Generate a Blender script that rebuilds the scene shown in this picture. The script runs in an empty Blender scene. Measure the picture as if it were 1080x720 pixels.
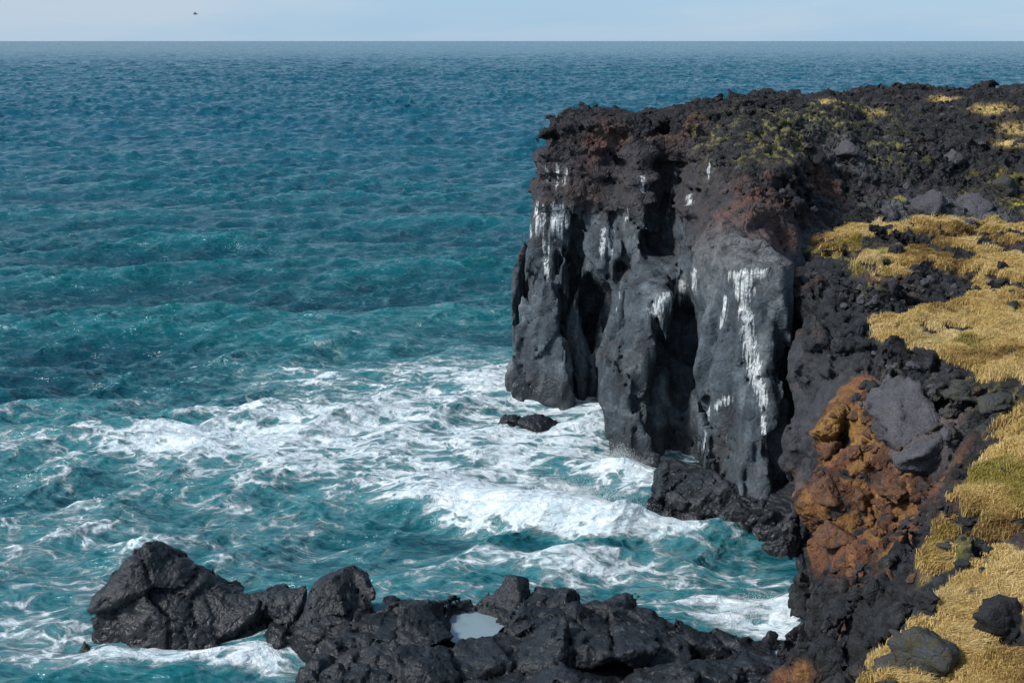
import bpy, math, random, time
import numpy as np
from mathutils import Vector
from mathutils.bvhtree import BVHTree

T0 = time.time()
def log(*a): print('[%.1fs]' % (time.time()-T0), *a, flush=True)
random.seed(7)
RNG = np.random.default_rng(11)
f32 = np.float32
scene = bpy.context.scene
COL = scene.collection

# ------------------------------------------------------------------ camera model
CAM_H, F_PX, PITCH = 20.0, 1300.0, math.radians(13.7)
ct, st = math.cos(PITCH), math.sin(PITCH)
def ray(px, py):
    cx, cy = (px-540)/F_PX, (360-py)/F_PX
    return np.array([cx, ct+st*cy, -st+ct*cy])
def at(px, Y, z):
    """plan point (x, y) seen at image column px, at depth Y and height z"""
    s = Y*ct + (CAM_H-z)*st
    return ((px-540)/F_PX*s, Y)
def sea_pt(px, py, z=0.0):
    r = ray(px, py); s = (CAM_H-z)/(-r[2])
    return (r[0]*s, r[1]*s)

# ------------------------------------------------------------------ numpy noise
TN = 64
TAB = RNG.random((TN, TN, TN)).astype(f32)*2-1
def vnoise(x, y, z):
    xi = np.floor(x); yi = np.floor(y); zi = np.floor(z)
    fx = (x-xi).astype(f32); fy = (y-yi).astype(f32); fz = (z-zi).astype(f32)
    fx = fx*fx*(3-2*fx); fy = fy*fy*(3-2*fy); fz = fz*fz*(3-2*fz)
    x0 = xi.astype(np.int32) & 63; y0 = yi.astype(np.int32) & 63; z0 = zi.astype(np.int32) & 63
    x1 = (x0+1) & 63; y1 = (y0+1) & 63; z1 = (z0+1) & 63
    a = TAB[x0, y0, z0]*(1-fx)+TAB[x1, y0, z0]*fx
    b = TAB[x0, y1, z0]*(1-fx)+TAB[x1, y1, z0]*fx
    c = TAB[x0, y0, z1]*(1-fx)+TAB[x1, y0, z1]*fx
    d = TAB[x0, y1, z1]*(1-fx)+TAB[x1, y1, z1]*fx
    return (a*(1-fy)+b*fy)*(1-fz)+(c*(1-fy)+d*fy)*fz
def rot(x, y, z, k):
    c, s = math.cos(0.7+k*1.3), math.sin(0.7+k*1.3)
    x2, y2 = c*x-s*y, s*x+c*y
    c, s = math.cos(0.5+k*0.9), math.sin(0.5+k*0.9)
    return x2+17.3*k, c*y2-s*z+9.1*k, s*y2+c*z+5.7*k
def fbm(x, y, z, scale, octv=4, gain=.5, ridged=False, seed=0):
    out = 0; amp = 1.0; tot = 0
    for k in range(octv):
        a, b, c = rot(x*scale, y*scale, z*scale, k+seed)
        n = vnoise(a, b, c)
        if ridged: n = 1-2*np.abs(n)
        out = out+amp*n; tot += amp; amp *= gain; scale *= 2.03
    return out/tot
TILT = RNG.normal(size=(32, 32, 32, 3)).astype(f32)*.8
JIT = RNG.random((32, 32, 32, 3)).astype(f32)
CID = RNG.random((32, 32, 32)).astype(f32)
def worley(x, y, z, scale, jit=.9, facet=False):
    """F1, F2 and the id of the nearest cell; or, with facet, a tilted plane inside each cell"""
    x = (x*scale).astype(f32); y = (y*scale).astype(f32); z = (z*scale).astype(f32)
    xi = np.floor(x).astype(np.int32); yi = np.floor(y).astype(np.int32); zi = np.floor(z).astype(np.int32)
    f1 = np.full(x.shape, 9, f32); f2 = f1.copy(); cid = np.zeros(x.shape, f32); fac = cid.copy()
    for dx in (-1, 0, 1):
        for dy in (-1, 0, 1):
            for dz in (-1, 0, 1):
                a, b, c = xi+dx, yi+dy, zi+dz
                am, bm, cm = a & 31, b & 31, c & 31
                j = JIT[am, bm, cm]
                ux, uy, uz = x-(a+.5+(j[..., 0]-.5)*jit), y-(b+.5+(j[..., 1]-.5)*jit), z-(c+.5+(j[..., 2]-.5)*jit)
                d = ux*ux+uy*uy+uz*uz
                m = d < f1
                if facet:
                    t = TILT[am, bm, cm]
                    fac = np.where(m, ux*t[..., 0]+uy*t[..., 1]+uz*t[..., 2], fac)
                f2 = np.where(m, f1, np.minimum(f2, d))
                cid = np.where(m, CID[am, bm, cm], cid)
                f1 = np.where(m, d, f1)
    if facet: return np.sqrt(f1), np.sqrt(f2), cid, fac
    return np.sqrt(f1), np.sqrt(f2), cid
def sstep(a, b, x):
    t = np.clip((x-a)/(b-a), 0, 1); return t*t*(3-2*t)

# ------------------------------------------------------------------ geometry helpers
def poly_sdf(X, Y, P):
    """signed distance (negative inside) of the plan points to polygon P"""
    P = np.asarray(P, f32); d = np.full(X.shape, 1e9, f32); ins = np.zeros(X.shape, bool)
    for i in range(len(P)):
        a, b = P[i], P[(i+1) % len(P)]
        e = b-a; wx = X-a[0]; wy = Y-a[1]
        t = np.clip((wx*e[0]+wy*e[1])/max(e@e, 1e-9), 0, 1)
        d = np.minimum(d, (wx-e[0]*t)**2+(wy-e[1]*t)**2)
        if a[1] != b[1]:
            ins ^= ((a[1] > Y) != (b[1] > Y)) & (X < (b[0]-a[0])*(Y-a[1])/(b[1]-a[1])+a[0])
    d = np.sqrt(d); return np.where(ins, -d, d)
def rbf_fit(pts):
    pts = np.array(pts, float); n = len(pts)
    def phi(r): return np.where(r > 0, r*r*np.log(r+1e-9), 0)
    R = np.hypot(pts[:, None, 0]-pts[None, :, 0], pts[:, None, 1]-pts[None, :, 1])
    A = np.zeros((n+3, n+3)); A[:n, :n] = phi(R)+np.eye(n)*.5
    A[:n, n] = 1; A[:n, n+1:] = pts[:, :2]; A[n, :n] = 1; A[n+1:, :n] = pts[:, :2].T
    w = np.linalg.solve(A, np.concatenate([pts[:, 2], [0, 0, 0]]))
    def f(x, y):
        out = w[n]+w[n+1]*x+w[n+2]*y
        for i in range(n):
            out = out+w[i]*phi(np.hypot(x-pts[i, 0], y-pts[i, 1]))
        return out
    return f
def surface_nets(F, origin, h):
    nx, ny, nz = F.shape
    S = F < 0
    cnt = np.zeros((nx-1, ny-1, nz-1), np.int8)
    offs = [(i, j, k) for i in (0, 1) for j in (0, 1) for k in (0, 1)]
    for i, j, k in offs: cnt += S[i:nx-1+i, j:ny-1+j, k:nz-1+k]
    act = np.argwhere((cnt > 0) & (cnt < 8))
    idx = np.full(cnt.shape, -1, np.int32); idx[act[:, 0], act[:, 1], act[:, 2]] = np.arange(len(act))
    V = np.stack([F[act[:, 0]+i, act[:, 1]+j, act[:, 2]+k] for i, j, k in offs], 1)
    O = np.array(offs, f32)
    acc = np.zeros((len(act), 3), f32); n = np.zeros(len(act), f32)
    for a in range(8):
        for b in range(a+1, 8):
            if np.abs(O[a]-O[b]).sum() != 1: continue
            va, vb = V[:, a], V[:, b]; m = (va < 0) != (vb < 0)
            t = np.where(m, va/np.where(m, va-vb, 1), 0)
            acc += np.where(m[:, None], O[a]+(O[b]-O[a])*t[:, None], 0); n += m
    verts = (act+acc/n[:, None])*h+np.array(origin, f32)
    quads = []
    for ax in range(3):
        sl0 = [slice(1, s-1) for s in F.shape]; sl1 = list(sl0)
        sl0[ax] = slice(0, F.shape[ax]-1); sl1[ax] = slice(1, F.shape[ax])
        A, B = S[tuple(sl0)], S[tuple(sl1)]
        e = np.argwhere(A != B)
        inside = A[e[:, 0], e[:, 1], e[:, 2]]
        base = e.copy()
        for q in range(3):
            if q != ax: base[:, q] += 1
        u, v = (ax+1) % 3, (ax+2) % 3
        def cell(du, dv):
            c = base.copy(); c[:, u] += du; c[:, v] += dv
            return idx[c[:, 0], c[:, 1], c[:, 2]]
        q = np.stack([cell(-1, -1), cell(0, -1), cell(0, 0), cell(-1, 0)], 1)
        q[~inside] = q[~inside][:, ::-1]
        quads.append(q)
    return verts.astype(f32), np.concatenate(quads)
def largest(verts, quads):
    """drop the crumbs the noise has cut loose from the body"""
    n = len(verts); lab = np.arange(n)
    e = np.concatenate([quads[:, [0, 1]], quads[:, [1, 2]], quads[:, [2, 3]]])
    for _ in range(200):
        old = lab.copy()
        m = np.minimum(lab[e[:, 0]], lab[e[:, 1]])
        np.minimum.at(lab, lab[e[:, 0]], m); np.minimum.at(lab, lab[e[:, 1]], m)
        lab = lab[lab]; lab = lab[lab]; lab = lab[lab]
        if (lab == old).all(): break
    best = np.bincount(lab).argmax(); keep = lab == best
    idx = np.cumsum(keep)-1
    return verts[keep], idx[quads[keep[quads[:, 0]]]].astype(np.int32)
def mesh_np(name, verts, faces, smooth=True):
    faces = np.asarray(faces, np.int32); k = faces.shape[1]
    me = bpy.data.meshes.new(name)
    me.vertices.add(len(verts)); me.vertices.foreach_set('co', np.asarray(verts, f32).ravel())
    me.loops.add(faces.size); me.loops.foreach_set('vertex_index', faces.ravel())
    me.polygons.add(len(faces)); me.polygons.foreach_set('loop_start', np.arange(0, faces.size, k, dtype=np.int32))
    me.polygons.foreach_set('use_smooth', np.full(len(faces), smooth))
    me.update(calc_edges=True)
    return me
def subdivide(verts, quads, keep=None):
    """one linear 4-way split of a quad mesh (quads outside `keep` are still split)"""
    n = len(verts)
    e = np.concatenate([quads[:, [0, 1]], quads[:, [1, 2]], quads[:, [2, 3]], quads[:, [3, 0]]])
    es = np.sort(e, 1).astype(np.int64); key = es[:, 0]*n+es[:, 1]
    uq, first, inv = np.unique(key, return_index=True, return_inverse=True)
    mid = (verts[es[first, 0]]+verts[es[first, 1]])*.5
    cen = verts[quads].mean(1)
    m = len(quads); ei = n+inv.reshape(4, m); ci = n+len(uq)+np.arange(m)
    V = np.concatenate([verts, mid, cen])
    Q = np.concatenate([np.stack([quads[:, i], ei[i], ci, ei[i-1]], 1) for i in range(4)])
    return V.astype(f32), Q.astype(np.int32)
def vnormals(verts, quads):
    a, b, c, d = (verts[quads[:, i]] for i in range(4))
    fn = np.cross(c-a, d-b)
    N = np.stack([sum(np.bincount(quads[:, i], fn[:, k], len(verts)) for i in range(4)) for k in range(3)], 1)
    return (N/np.maximum(np.linalg.norm(N, axis=1, keepdims=True), 1e-9)).astype(f32)
def smooth_mesh(verts, quads, it=1, lam=.5):
    n = len(verts)
    e = np.concatenate([quads[:, [0, 1]], quads[:, [1, 2]], quads[:, [2, 3]], quads[:, [3, 0]]])
    for _ in range(it):
        s = np.stack([np.bincount(e[:, 0], verts[e[:, 1], k], n) for k in range(3)], 1)
        c = np.maximum(np.bincount(e[:, 0], minlength=n), 1)[:, None]
        verts = (verts*(1-lam)+s/c*lam).astype(f32)
    return verts
def link(name, me, mat=None, parent=None):
    o = bpy.data.objects.new(name, me); COL.objects.link(o)
    if mat is not None: me.materials.append(mat)
    if parent is not None: o.parent = parent
    return o
def tag(o, label=None, cat=None, group=None, kind=None):
    if label: o['label'] = label
    if cat: o['category'] = cat
    if group: o['group'] = group
    if kind: o['kind'] = kind
    return o
def set_attr(me, name, data):
    data = np.asarray(data, f32)
    if data.ndim == 1:
        a = me.attributes.new(name, 'FLOAT', 'POINT'); a.data.foreach_set('value', data)
    else:
        a = me.attributes.new(name, 'FLOAT_COLOR', 'POINT')
        a.data.foreach_set('color', np.concatenate([data, np.ones((len(data), 1), f32)], 1).ravel())
def grid(lo, hi, h):
    ax = [np.arange(l, u+h, h, dtype=f32) for l, u in zip(lo, hi)]
    return ax
def level_field(ax, levels):
    """levels: [(z, polygon)] -> field(x, y, z): plan distance blended over height"""
    GX, GY = np.meshgrid(ax[0], ax[1], indexing='ij')
    zs = [l[0] for l in levels]; S = [poly_sdf(GX, GY, l[1]) for l in levels]
    out = np.empty((len(ax[0]), len(ax[1]), len(ax[2])), f32)
    for k, z in enumerate(ax[2]):
        i = int(np.clip(np.searchsorted(zs, z)-1, 0, len(zs)-2))
        t = float(np.clip((z-zs[i])/(zs[i+1]-zs[i]), 0, 1))
        out[:, :, k] = S[i]*(1-t)+S[i+1]*t
    return out

# ------------------------------------------------------------------ node helpers
def new_mat(name):
    m = bpy.data.materials.new(name); m.use_nodes = True
    nt = m.node_tree; nt.nodes.clear()
    out = nt.nodes.new('ShaderNodeOutputMaterial'); b = nt.nodes.new('ShaderNodeBsdfPrincipled')
    nt.links.new(b.outputs[0], out.inputs[0])
    return m, nt, b
def nd(nt, typ, **kw):
    n = nt.nodes.new(typ)
    for k, v in kw.items(): setattr(n, k, v)
    return n
def val(nt, sock, v):
    if hasattr(v, 'is_output') or hasattr(v, 'links'): nt.links.new(v, sock)
    else: sock.default_value = v
def math_n(nt, op, a, b=None, clamp=False):
    n = nd(nt, 'ShaderNodeMath', operation=op); n.use_clamp = clamp
    val(nt, n.inputs[0], a)
    if b is not None: val(nt, n.inputs[1], b)
    return n.outputs[0]
def mrange(nt, v, a, b, c, d, smooth=False):
    n = nd(nt, 'ShaderNodeMapRange'); n.interpolation_type = 'SMOOTHSTEP' if smooth else 'LINEAR'
    val(nt, n.inputs[0], v)
    for i, q in enumerate((a, b, c, d)): val(nt, n.inputs[1+i], q)
    return n.outputs[0]
def noise_n(nt, vec, scale, detail=4, rough=.55, dist=0.0):
    n = nd(nt, 'ShaderNodeTexNoise'); nt.links.new(vec, n.inputs['Vector'])
    n.inputs['Scale'].default_value = scale; n.inputs['Detail'].default_value = detail
    n.inputs['Roughness'].default_value = rough; n.inputs['Distortion'].default_value = dist
    return n.outputs[0]
def mixc(nt, fac, a, b, mode='MIX'):
    n = nd(nt, 'ShaderNodeMix', data_type='RGBA', blend_type=mode)
    val(nt, n.inputs[0], fac); val(nt, n.inputs[6], a); val(nt, n.inputs[7], b)
    return n.outputs[2]
def attr_n(nt, name):
    return nd(nt, 'ShaderNodeAttribute', attribute_name=name)
def scaled_pos(nt, sc):
    g = nd(nt, 'ShaderNodeNewGeometry')
    m = nd(nt, 'ShaderNodeVectorMath', operation='MULTIPLY')
    nt.links.new(g.outputs['Position'], m.inputs[0]); m.inputs[1].default_value = sc
    return m.outputs[0]

def rock_material(name, tint=None, wet=0.0, fine=1.0, bump=.12, guano=False, dirty=None, dry=.82):
    """lava: colour from the 'tint' attribute (or a flat colour), mottled, with a pitted bump"""
    m, nt, b = new_mat(name)
    if tint is None: base = attr_n(nt, 'tint').outputs['Color']
    else: base = tuple(tint)+(1,)
    P = scaled_pos(nt, (1, 1, 1))
    n1 = noise_n(nt, P, 1.1*fine, 5, .62); n2 = noise_n(nt, P, 7.0*fine, 5, .7)
    k = math_n(nt, 'MULTIPLY', mrange(nt, n1, .3, .7, .72, 1.3), mrange(nt, n2, .3, .7, .55, 1.45))
    hs = nd(nt, 'ShaderNodeVectorMath', operation='SCALE')
    if tint is None: nt.links.new(base, hs.inputs[0])
    else: hs.inputs[0].default_value = tint
    nt.links.new(k, hs.inputs['Scale'])
    vec = hs.outputs[0]
    # the dark, glossy band that the swell keeps wet
    z = nd(nt, 'ShaderNodeSeparateXYZ'); nt.links.new(P, z.inputs[0])
    wz = math_n(nt, 'ADD', z.outputs[2], math_n(nt, 'MULTIPLY', math_n(nt, 'SUBTRACT', n1, .5), 2.2))
    wetf = mrange(nt, wz, 1.0+wet, .2+wet, 0, 1, True)
    if dirty is not None:
        vec = mixc(nt, mrange(nt, noise_n(nt, P, 2.6*fine, 5, .7), .42, .62, 0, .7, True), vec, tuple(dirty)+(1,))
    col = mixc(nt, math_n(nt, 'MULTIPLY', wetf, .6), vec, (.012, .013, .015, 1))
    if guano:
        gs = noise_n(nt, scaled_pos(nt, (9, 9, .55)), 1.0, 5, .68)
        gf = mrange(nt, math_n(nt, 'ADD', attr_n(nt, 'guano').outputs['Fac'], math_n(nt, 'MULTIPLY', math_n(nt, 'SUBTRACT', gs, .5), 3.4)), .36, 1.05, 0, 1, True)
        gf = math_n(nt, 'MULTIPLY', gf, mrange(nt, attr_n(nt, 'guano').outputs['Fac'], .02, .16, 0, 1, True))
        col = mixc(nt, math_n(nt, 'MULTIPLY', gf, mrange(nt, n2, .35, .6, .35, .92)), col, (.68, .71, .71, 1))
    nt.links.new(col, b.inputs['Base Color'])
    nt.links.new(mrange(nt, wetf, 0, 1, dry, min(dry, .42)), b.inputs['Roughness'])
    b.inputs['Specular IOR Level'].default_value = .35
    h = math_n(nt, 'ADD', math_n(nt, 'MULTIPLY', noise_n(nt, P, 3.2*fine, 6, .68), 1.0),
               math_n(nt, 'MULTIPLY', noise_n(nt, P, 14*fine, 4, .7), .45))
    for sc, w_ in ((1.5*fine, .9), (4.2*fine, .45)):
        wp = nd(nt, 'ShaderNodeTexNoise'); nt.links.new(P, wp.inputs['Vector']); wp.inputs['Scale'].default_value = sc*1.3; wp.inputs['Detail'].default_value = 2
        wa = nd(nt, 'ShaderNodeVectorMath', operation='MULTIPLY_ADD'); nt.links.new(wp.outputs[1], wa.inputs[0]); wa.inputs[1].default_value = (.5/sc,)*3; nt.links.new(P, wa.inputs[2])
        vo = nd(nt, 'ShaderNodeTexVoronoi', feature='DISTANCE_TO_EDGE'); nt.links.new(wa.outputs[0], vo.inputs['Vector']); vo.inputs['Scale'].default_value = sc
        h = math_n(nt, 'ADD', h, math_n(nt, 'MULTIPLY', mrange(nt, vo.outputs[0], 0, .10, 0, 1), w_))
    bp = nd(nt, 'ShaderNodeBump'); bp.inputs['Strength'].default_value = .45; bp.inputs['Distance'].default_value = bump
    if tint is None: nt.links.new(math_n(nt, 'MULTIPLY', attr_n(nt, 'rough').outputs['Fac'], .95), bp.inputs['Strength'])
    nt.links.new(h, bp.inputs['Height']); nt.links.new(bp.outputs[0], b.inputs['Normal'])
    return m

M_CLIFF = rock_material('cliff_lava', wet=.7, bump=.16, guano=True)
M_NEAR = rock_material('near_lava', fine=1.3, bump=.12)
M_SHORE = rock_material('shore_lava', wet=.4, fine=1.4, bump=.13, dry=.54)

GREY = np.array([.040, .051, .061]); DARK = np.array([.0135, .0150, .0172]); PURPLE = np.array([.075, .064, .070])
RED = np.array([.115, .060, .046]); RUST = np.array([.115, .048, .023]); OCHRE = np.array([.23, .125, .032])
LICH = np.array([.19, .175, .060]); YELL = np.array([.36, .29, .03]); WHITE = np.array([.72, .74, .74])
STRAW = np.array([.46, .33, .12]); OLIVE = np.array([.13, .115, .03])
def cmix2(c, target, w): return c*(1-w[:, None])+target*w[:, None]
def cmix(c, target, w): return c*(1-w[:, None])+np.asarray(target)[None]*w[:, None]

# ================================================================== THE FAR HEADLAND
def P(*pts): return [at(*p[:2], p[2]) for p in pts]
def L(z, pts): return [at(px, Y, z) for px, Y in pts]
BACK = [(48, 62), (48, 96.5), (30, 91.5), (14, 85.5), (7, 80)]
lv = []
lv.append((-1.5, L(0, [(538, 73), (537, 69.6), (541, 68.0), (570, 67.0), (596, 66.9), (598, 72), (606, 72), (609, 68.6), (616, 68.6), (619, 72.5), (630, 72), (631, 67.3), (641, 66.4),
     (650, 64), (640, 60.8), (640, 58.6), (662, 57.2), (690, 56.6), (697, 57.2), (704, 59.0), (738, 59.0), (746, 57), (738, 54.5), (738, 52),
     (745, 50.3), (775, 48.6), (815, 47.5), (822, 51), (845, 51), (885, 50.3), (900, 50)])+BACK))
lv.append((0, L(0, [(540, 73), (540, 69.6), (542, 68.3), (570, 67.3), (596, 67.2), (598, 72), (606, 72), (609, 68.8), (616, 68.8), (619, 72.5), (630, 72), (631, 67.5), (641, 66.6),
     (652, 64), (642, 60.8), (642, 58.8), (664, 57.6), (690, 57.0), (697, 57.6), (704, 59.6), (738, 59.6), (746, 57), (740, 54.5), (740, 52),
     (746, 50.6), (775, 49.0), (815, 48.0), (822, 51.5), (845, 51.5), (885, 51), (900, 50.5)])+BACK))
lv.append((3, L(3, [(541, 73), (541, 69.8), (544, 68.4), (572, 67.5), (596, 67.5), (598, 72), (607, 72), (609, 69.2), (616, 69.2), (619, 72.5), (632, 72.5), (634, 67.7), (642, 67),
     (652, 64.2), (641, 61), (641, 59.2), (662, 58.0), (690, 57.6), (698, 58.4), (705, 61.5), (737, 61.5), (742, 56.7), (735, 54.4), (742, 52.0),
     (760, 50.8), (785, 49.9), (812, 49.2), (820, 52.5), (846, 53), (870, 53), (900, 52)])+BACK))
lv.append((5.6, L(5.6, [(542, 73), (543, 69.8), (549, 68.6), (575, 67.7), (599, 67.8), (601, 72.5), (620, 73), (640, 72.5), (645, 68.2), (652, 67),
     (656, 64.6), (646, 61.4), (646, 59.8), (672, 58.6), (694, 58.2), (702, 59), (708, 65), (734, 65), (738, 56.6), (732, 54.5), (742, 52.6),
     (765, 51.6), (790, 50.9), (812, 50.5), (818, 53.4), (848, 54.4), (880, 54), (920, 52)])+BACK))
lv.append((7.6, L(7.6, [(545, 73), (547, 69.8), (553, 68.8), (580, 67.9), (600, 68.2), (602, 72), (613, 72), (617, 68.8), (632, 68.0), (648, 68),(653, 69), (660, 66.8),
     (662, 63.6), (655, 62.2), (672, 60.4), (694, 59.4), (711, 59.4), (715, 64.5), (728, 64.2), (731, 57.2), (735, 54.8),
     (760, 52.8), (790, 52.0), (812, 51.5), (818, 54.4), (850, 55.4), (880, 54.6), (920, 52)])+BACK))
lv.append((8.8, L(8.8, [(549, 73), (550, 69.8), (557, 68.9), (582, 68.2), (603, 68.6), (608, 70.6), (613, 70.6), (617, 68.6), (634, 68.0), (648, 67.8), (657, 67), (676, 66),
     (684, 66), (690, 69.5), (718, 69.5), (722, 65), (724, 59), (733, 55.4),
     (762, 53.4), (790, 52.5), (814, 52.0), (820, 54.8), (850, 56.4), (880, 57), (920, 56)])+BACK))
lv.append((10.6, L(10.6, [(553, 73), (554, 70.0), (559, 69.0), (586, 68.6), (604, 68.9), (612, 70.0), (622, 70.0), (630, 69.2), (648, 69), (660, 67.6), (678, 66.8),
     (685, 67.6), (690, 71), (716, 71), (722, 65), (724, 58.5), (738, 55.6),
     (765, 53.8), (795, 52.9), (816, 52.8), (826, 56), (850, 58), (900, 62), (960, 64)])+BACK))
lv.append((12.2, L(12.2, [(560, 74), (561, 70.8), (565, 69.8), (600, 69.3), (640, 69.9), (656, 69.6), (672, 67.8), (686, 68.0), (694, 71), (714, 71), (726, 67), (732, 62),
     (750, 57.8), (780, 56.2), (810, 56), (835, 58), (850, 63), (870, 66.6), (950, 68), (1080, 69), (1200, 69)])+BACK))
lv.append((14, L(14, [(563, 75), (563, 71), (567, 69.9), (600, 69.4), (650, 70.2), (676, 68.6), (692, 69), (702, 70.6), (716, 70), (745, 66), (772, 62), (800, 59.6), (830, 60.5),
     (850, 64.5), (875, 69), (950, 70.4), (1080, 71.5), (1200, 72)])+BACK))
lv.append((15.4, L(15.4, [(566, 76), (566, 71.6), (571, 70.2), (620, 69.9), (690, 69.8), (730, 69.6), (755, 68), (790, 66), (830, 67), (860, 69.5),
     (900, 72.5), (1000, 74.6), (1080, 75.6), (1200, 77)])+BACK))
lv.append((17.5, L(17.0, [(580, 80), (590, 77), (660, 76), (730, 76), (790, 74), (860, 76), (930, 79), (1080, 81), (1200, 82)])+BACK))

hF = .2
axF = grid((-2.6, 45.5, -1.4), (46, 97.5, 18.6), hF)
log('far field', [len(a) for a in axF])
F = level_field(axF, lv)
GX, GY = np.meshgrid(axF[0], axF[1], indexing='ij')
HF = 15.55+.030*(GY-70)+.016*GX + .25*sstep(8, 10, GX)*0
HF = HF+.45*fbm(GX, GY, GX*0, .22, 3)+.25*np.exp(-((GX-4)/2.2)**2-((GY-74)/4)**2)-.35*np.exp(-((GX-8.5)/1.5)**2)
HF = HF-1.0*sstep(1.6, 0, GX-1.4)
F += (.50*sstep(4.4, 2.2, GX))[:, :, None].astype(f32)
F = np.maximum(F, (axF[2][None, None, :]-HF[:, :, None]).astype(f32))
band = np.argwhere(np.abs(F) < 2.0)
bx, by, bz = axF[0][band[:, 0]], axF[1][band[:, 1]], axF[2][band[:, 2]]
log('band', len(bx))
def rubble_mask_far(x, y, z):
    """0 = massive smooth lava (lower wall), 1 = clinker and loose blocks (top, right-hand slope)"""
    n = fbm(x, y, z, .25, 2, seed=3)
    lim = 13.4-3.2*sstep(9, 17, x)+1.2*n
    return sstep(-.6, 1.2, z-lim)
def far_noise(x, y, z):
    rb = rubble_mask_far(x, y, z)
    wx = x+.5*fbm(x, y, z, .35, 2, seed=5); wy = y+.5*fbm(x, y, z, .35, 2, seed=6); wz = z+.5*fbm(x, y, z, .35, 2, seed=7)
    # massive part: angular slabs, vertical flutes and scooped hollows
    ux, uy, uz = x*.7+wx*.3, y*.7+wy*.3, z*.7+wz*.3
    big = .34*fbm(wx, wy, wz*.45, .30, 2, seed=1)
    flute = .12*fbm(wx, wy, z*.16, .7, 2, ridged=True, seed=2)
    f1, f2, cid, fc = worley(ux, uy, uz*.42+.25*ux, .30, facet=True)
    slab = .62*fc+(cid-.5)*.50+.34*sstep(.06, 0, f2-f1)
    f1, f2, cid, fc = worley(ux, uy, uz*.45-.2*ux, .72, facet=True)
    slab = slab+.24*fc+(cid-.5)*.12+.16*sstep(.05, 0, f2-f1)
    f1, f2, cid, fc = worley(ux, uy, z*.10+.25*ux, .58, facet=True)
    slab = slab+.30*(cid-.5)+.26*fc+.26*sstep(.07, 0, f2-f1)
    massive = big+flute+slab
    # layered flows under the rim
    lay = sstep(9.8, 11.2, z)*(1-sstep(8, 14, x))
    zz = z+.6*fbm(x, y, z*0, .16, 2, seed=8)
    strata = lay*(.30*vnoise(zz*1.35, x*.13, y*.13)+.30*vnoise(zz*2.6+7, x*.22, y*.22)+.16*vnoise(zz*5.3+3, x*.4, y*.4))
    f1, f2, cid, fc = worley(wx*.55, wy*.55, wz*1.25+.5*wx, .85, facet=True)
    strata = strata+lay*(.34*fc+.30*(cid-.5)+.26*sstep(.12, 0, f2-f1))
    massive = massive*(1-.45*lay)
    # rubble: packed blocks of two sizes
    g1, g2, c1, k1 = worley(wx, wy, wz, .75, facet=True)
    e1, e2, c2, k2 = worley(x, y, z, 1.9, facet=True)
    i1, i2, c3, k3 = worley(wx, wy, wz, .34, facet=True)
    v_ = sstep(-.25, .25, fbm(x, y, z, .14, 2, seed=16))
    blocks = .50*k1+.45*(c1-.5)+.50*sstep(.17, 0, g2-g1)+(.30*k2+.24*(c2-.5)+.28*sstep(.2, 0, e2-e1))*(1.2-.9*v_)+v_*(.7*k3+.5*(c3-.5)+.4*sstep(.1, 0, i2-i1))
    rub = .4*fbm(x, y, z, .3, 3, seed=4)+(.85-.35*sstep(15, 16, z))*blocks
    return np.clip(massive*(1-rb)+rub*rb+strata, -1.6, 1.6)
F[band[:, 0], band[:, 1], band[:, 2]] += far_noise(bx, by, bz).astype(f32)
sh = sea_pt(627, 470)
F = np.maximum(F, (1.5-np.sqrt((axF[0][:, None, None]-sh[0]+.5)**2+(axF[1][None, :, None]-sh[1])**2+(axF[2][None, None, :]*.6)**2)).astype(f32))
log('far noise')
fv, fq = surface_nets(F, (axF[0][0], axF[1][0], axF[2][0]), hF)
del F
fv, fq = largest(fv, fq)
fv = smooth_mesh(fv, fq, 1, .12)
# keep only finely split what faces the water; the far rim stays coarse
log('far net', len(fv), len(fq))
fv, fq = subdivide(fv, fq)
fn = vnormals(fv, fq)
x, y, z = fv[:, 0], fv[:, 1], fv[:, 2]
rb = rubble_mask_far(x, y, z)
e1, e2, cidf, kf = worley(x, y, z, 3.4, facet=True)
h1, h2, _, kh = worley(x, y, z*.7, 1.7, facet=True)
disp = (.010+.03*rb)*fbm(x, y, z, 2.2, 3, ridged=True, seed=9)+(.012+.09*rb)*kf+(.035+.08*rb)*kh-.06*sstep(.1, 0, e2-e1)*rb-.03*sstep(.06, 0, h2-h1)*(.3+rb)
fv = (fv+fn*disp[:, None]).astype(f32)
log('far displaced')
me = mesh_np('headland', fv, fq)
far_bvh = BVHTree.FromPolygons(fv[::1].tolist(), fq.tolist())
log('far bvh')
def hit(bvh, px, py):
    r = ray(px, py); loc, nor, i, d = bvh.ray_cast(Vector((0, 0, CAM_H)), Vector(r).normalized())
    return None if loc is None else np.array(loc)
def blob(V, bvh, px, py, rxy, rz, up=0):
    h = hit(bvh, px, py)
    if h is None: return np.zeros(len(V), f32)
    d = ((V[:, 0]-h[0])**2+(V[:, 1]-h[1])**2)/rxy**2+(V[:, 2]-h[2]-up)**2/rz**2
    return np.exp(-d)
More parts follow.
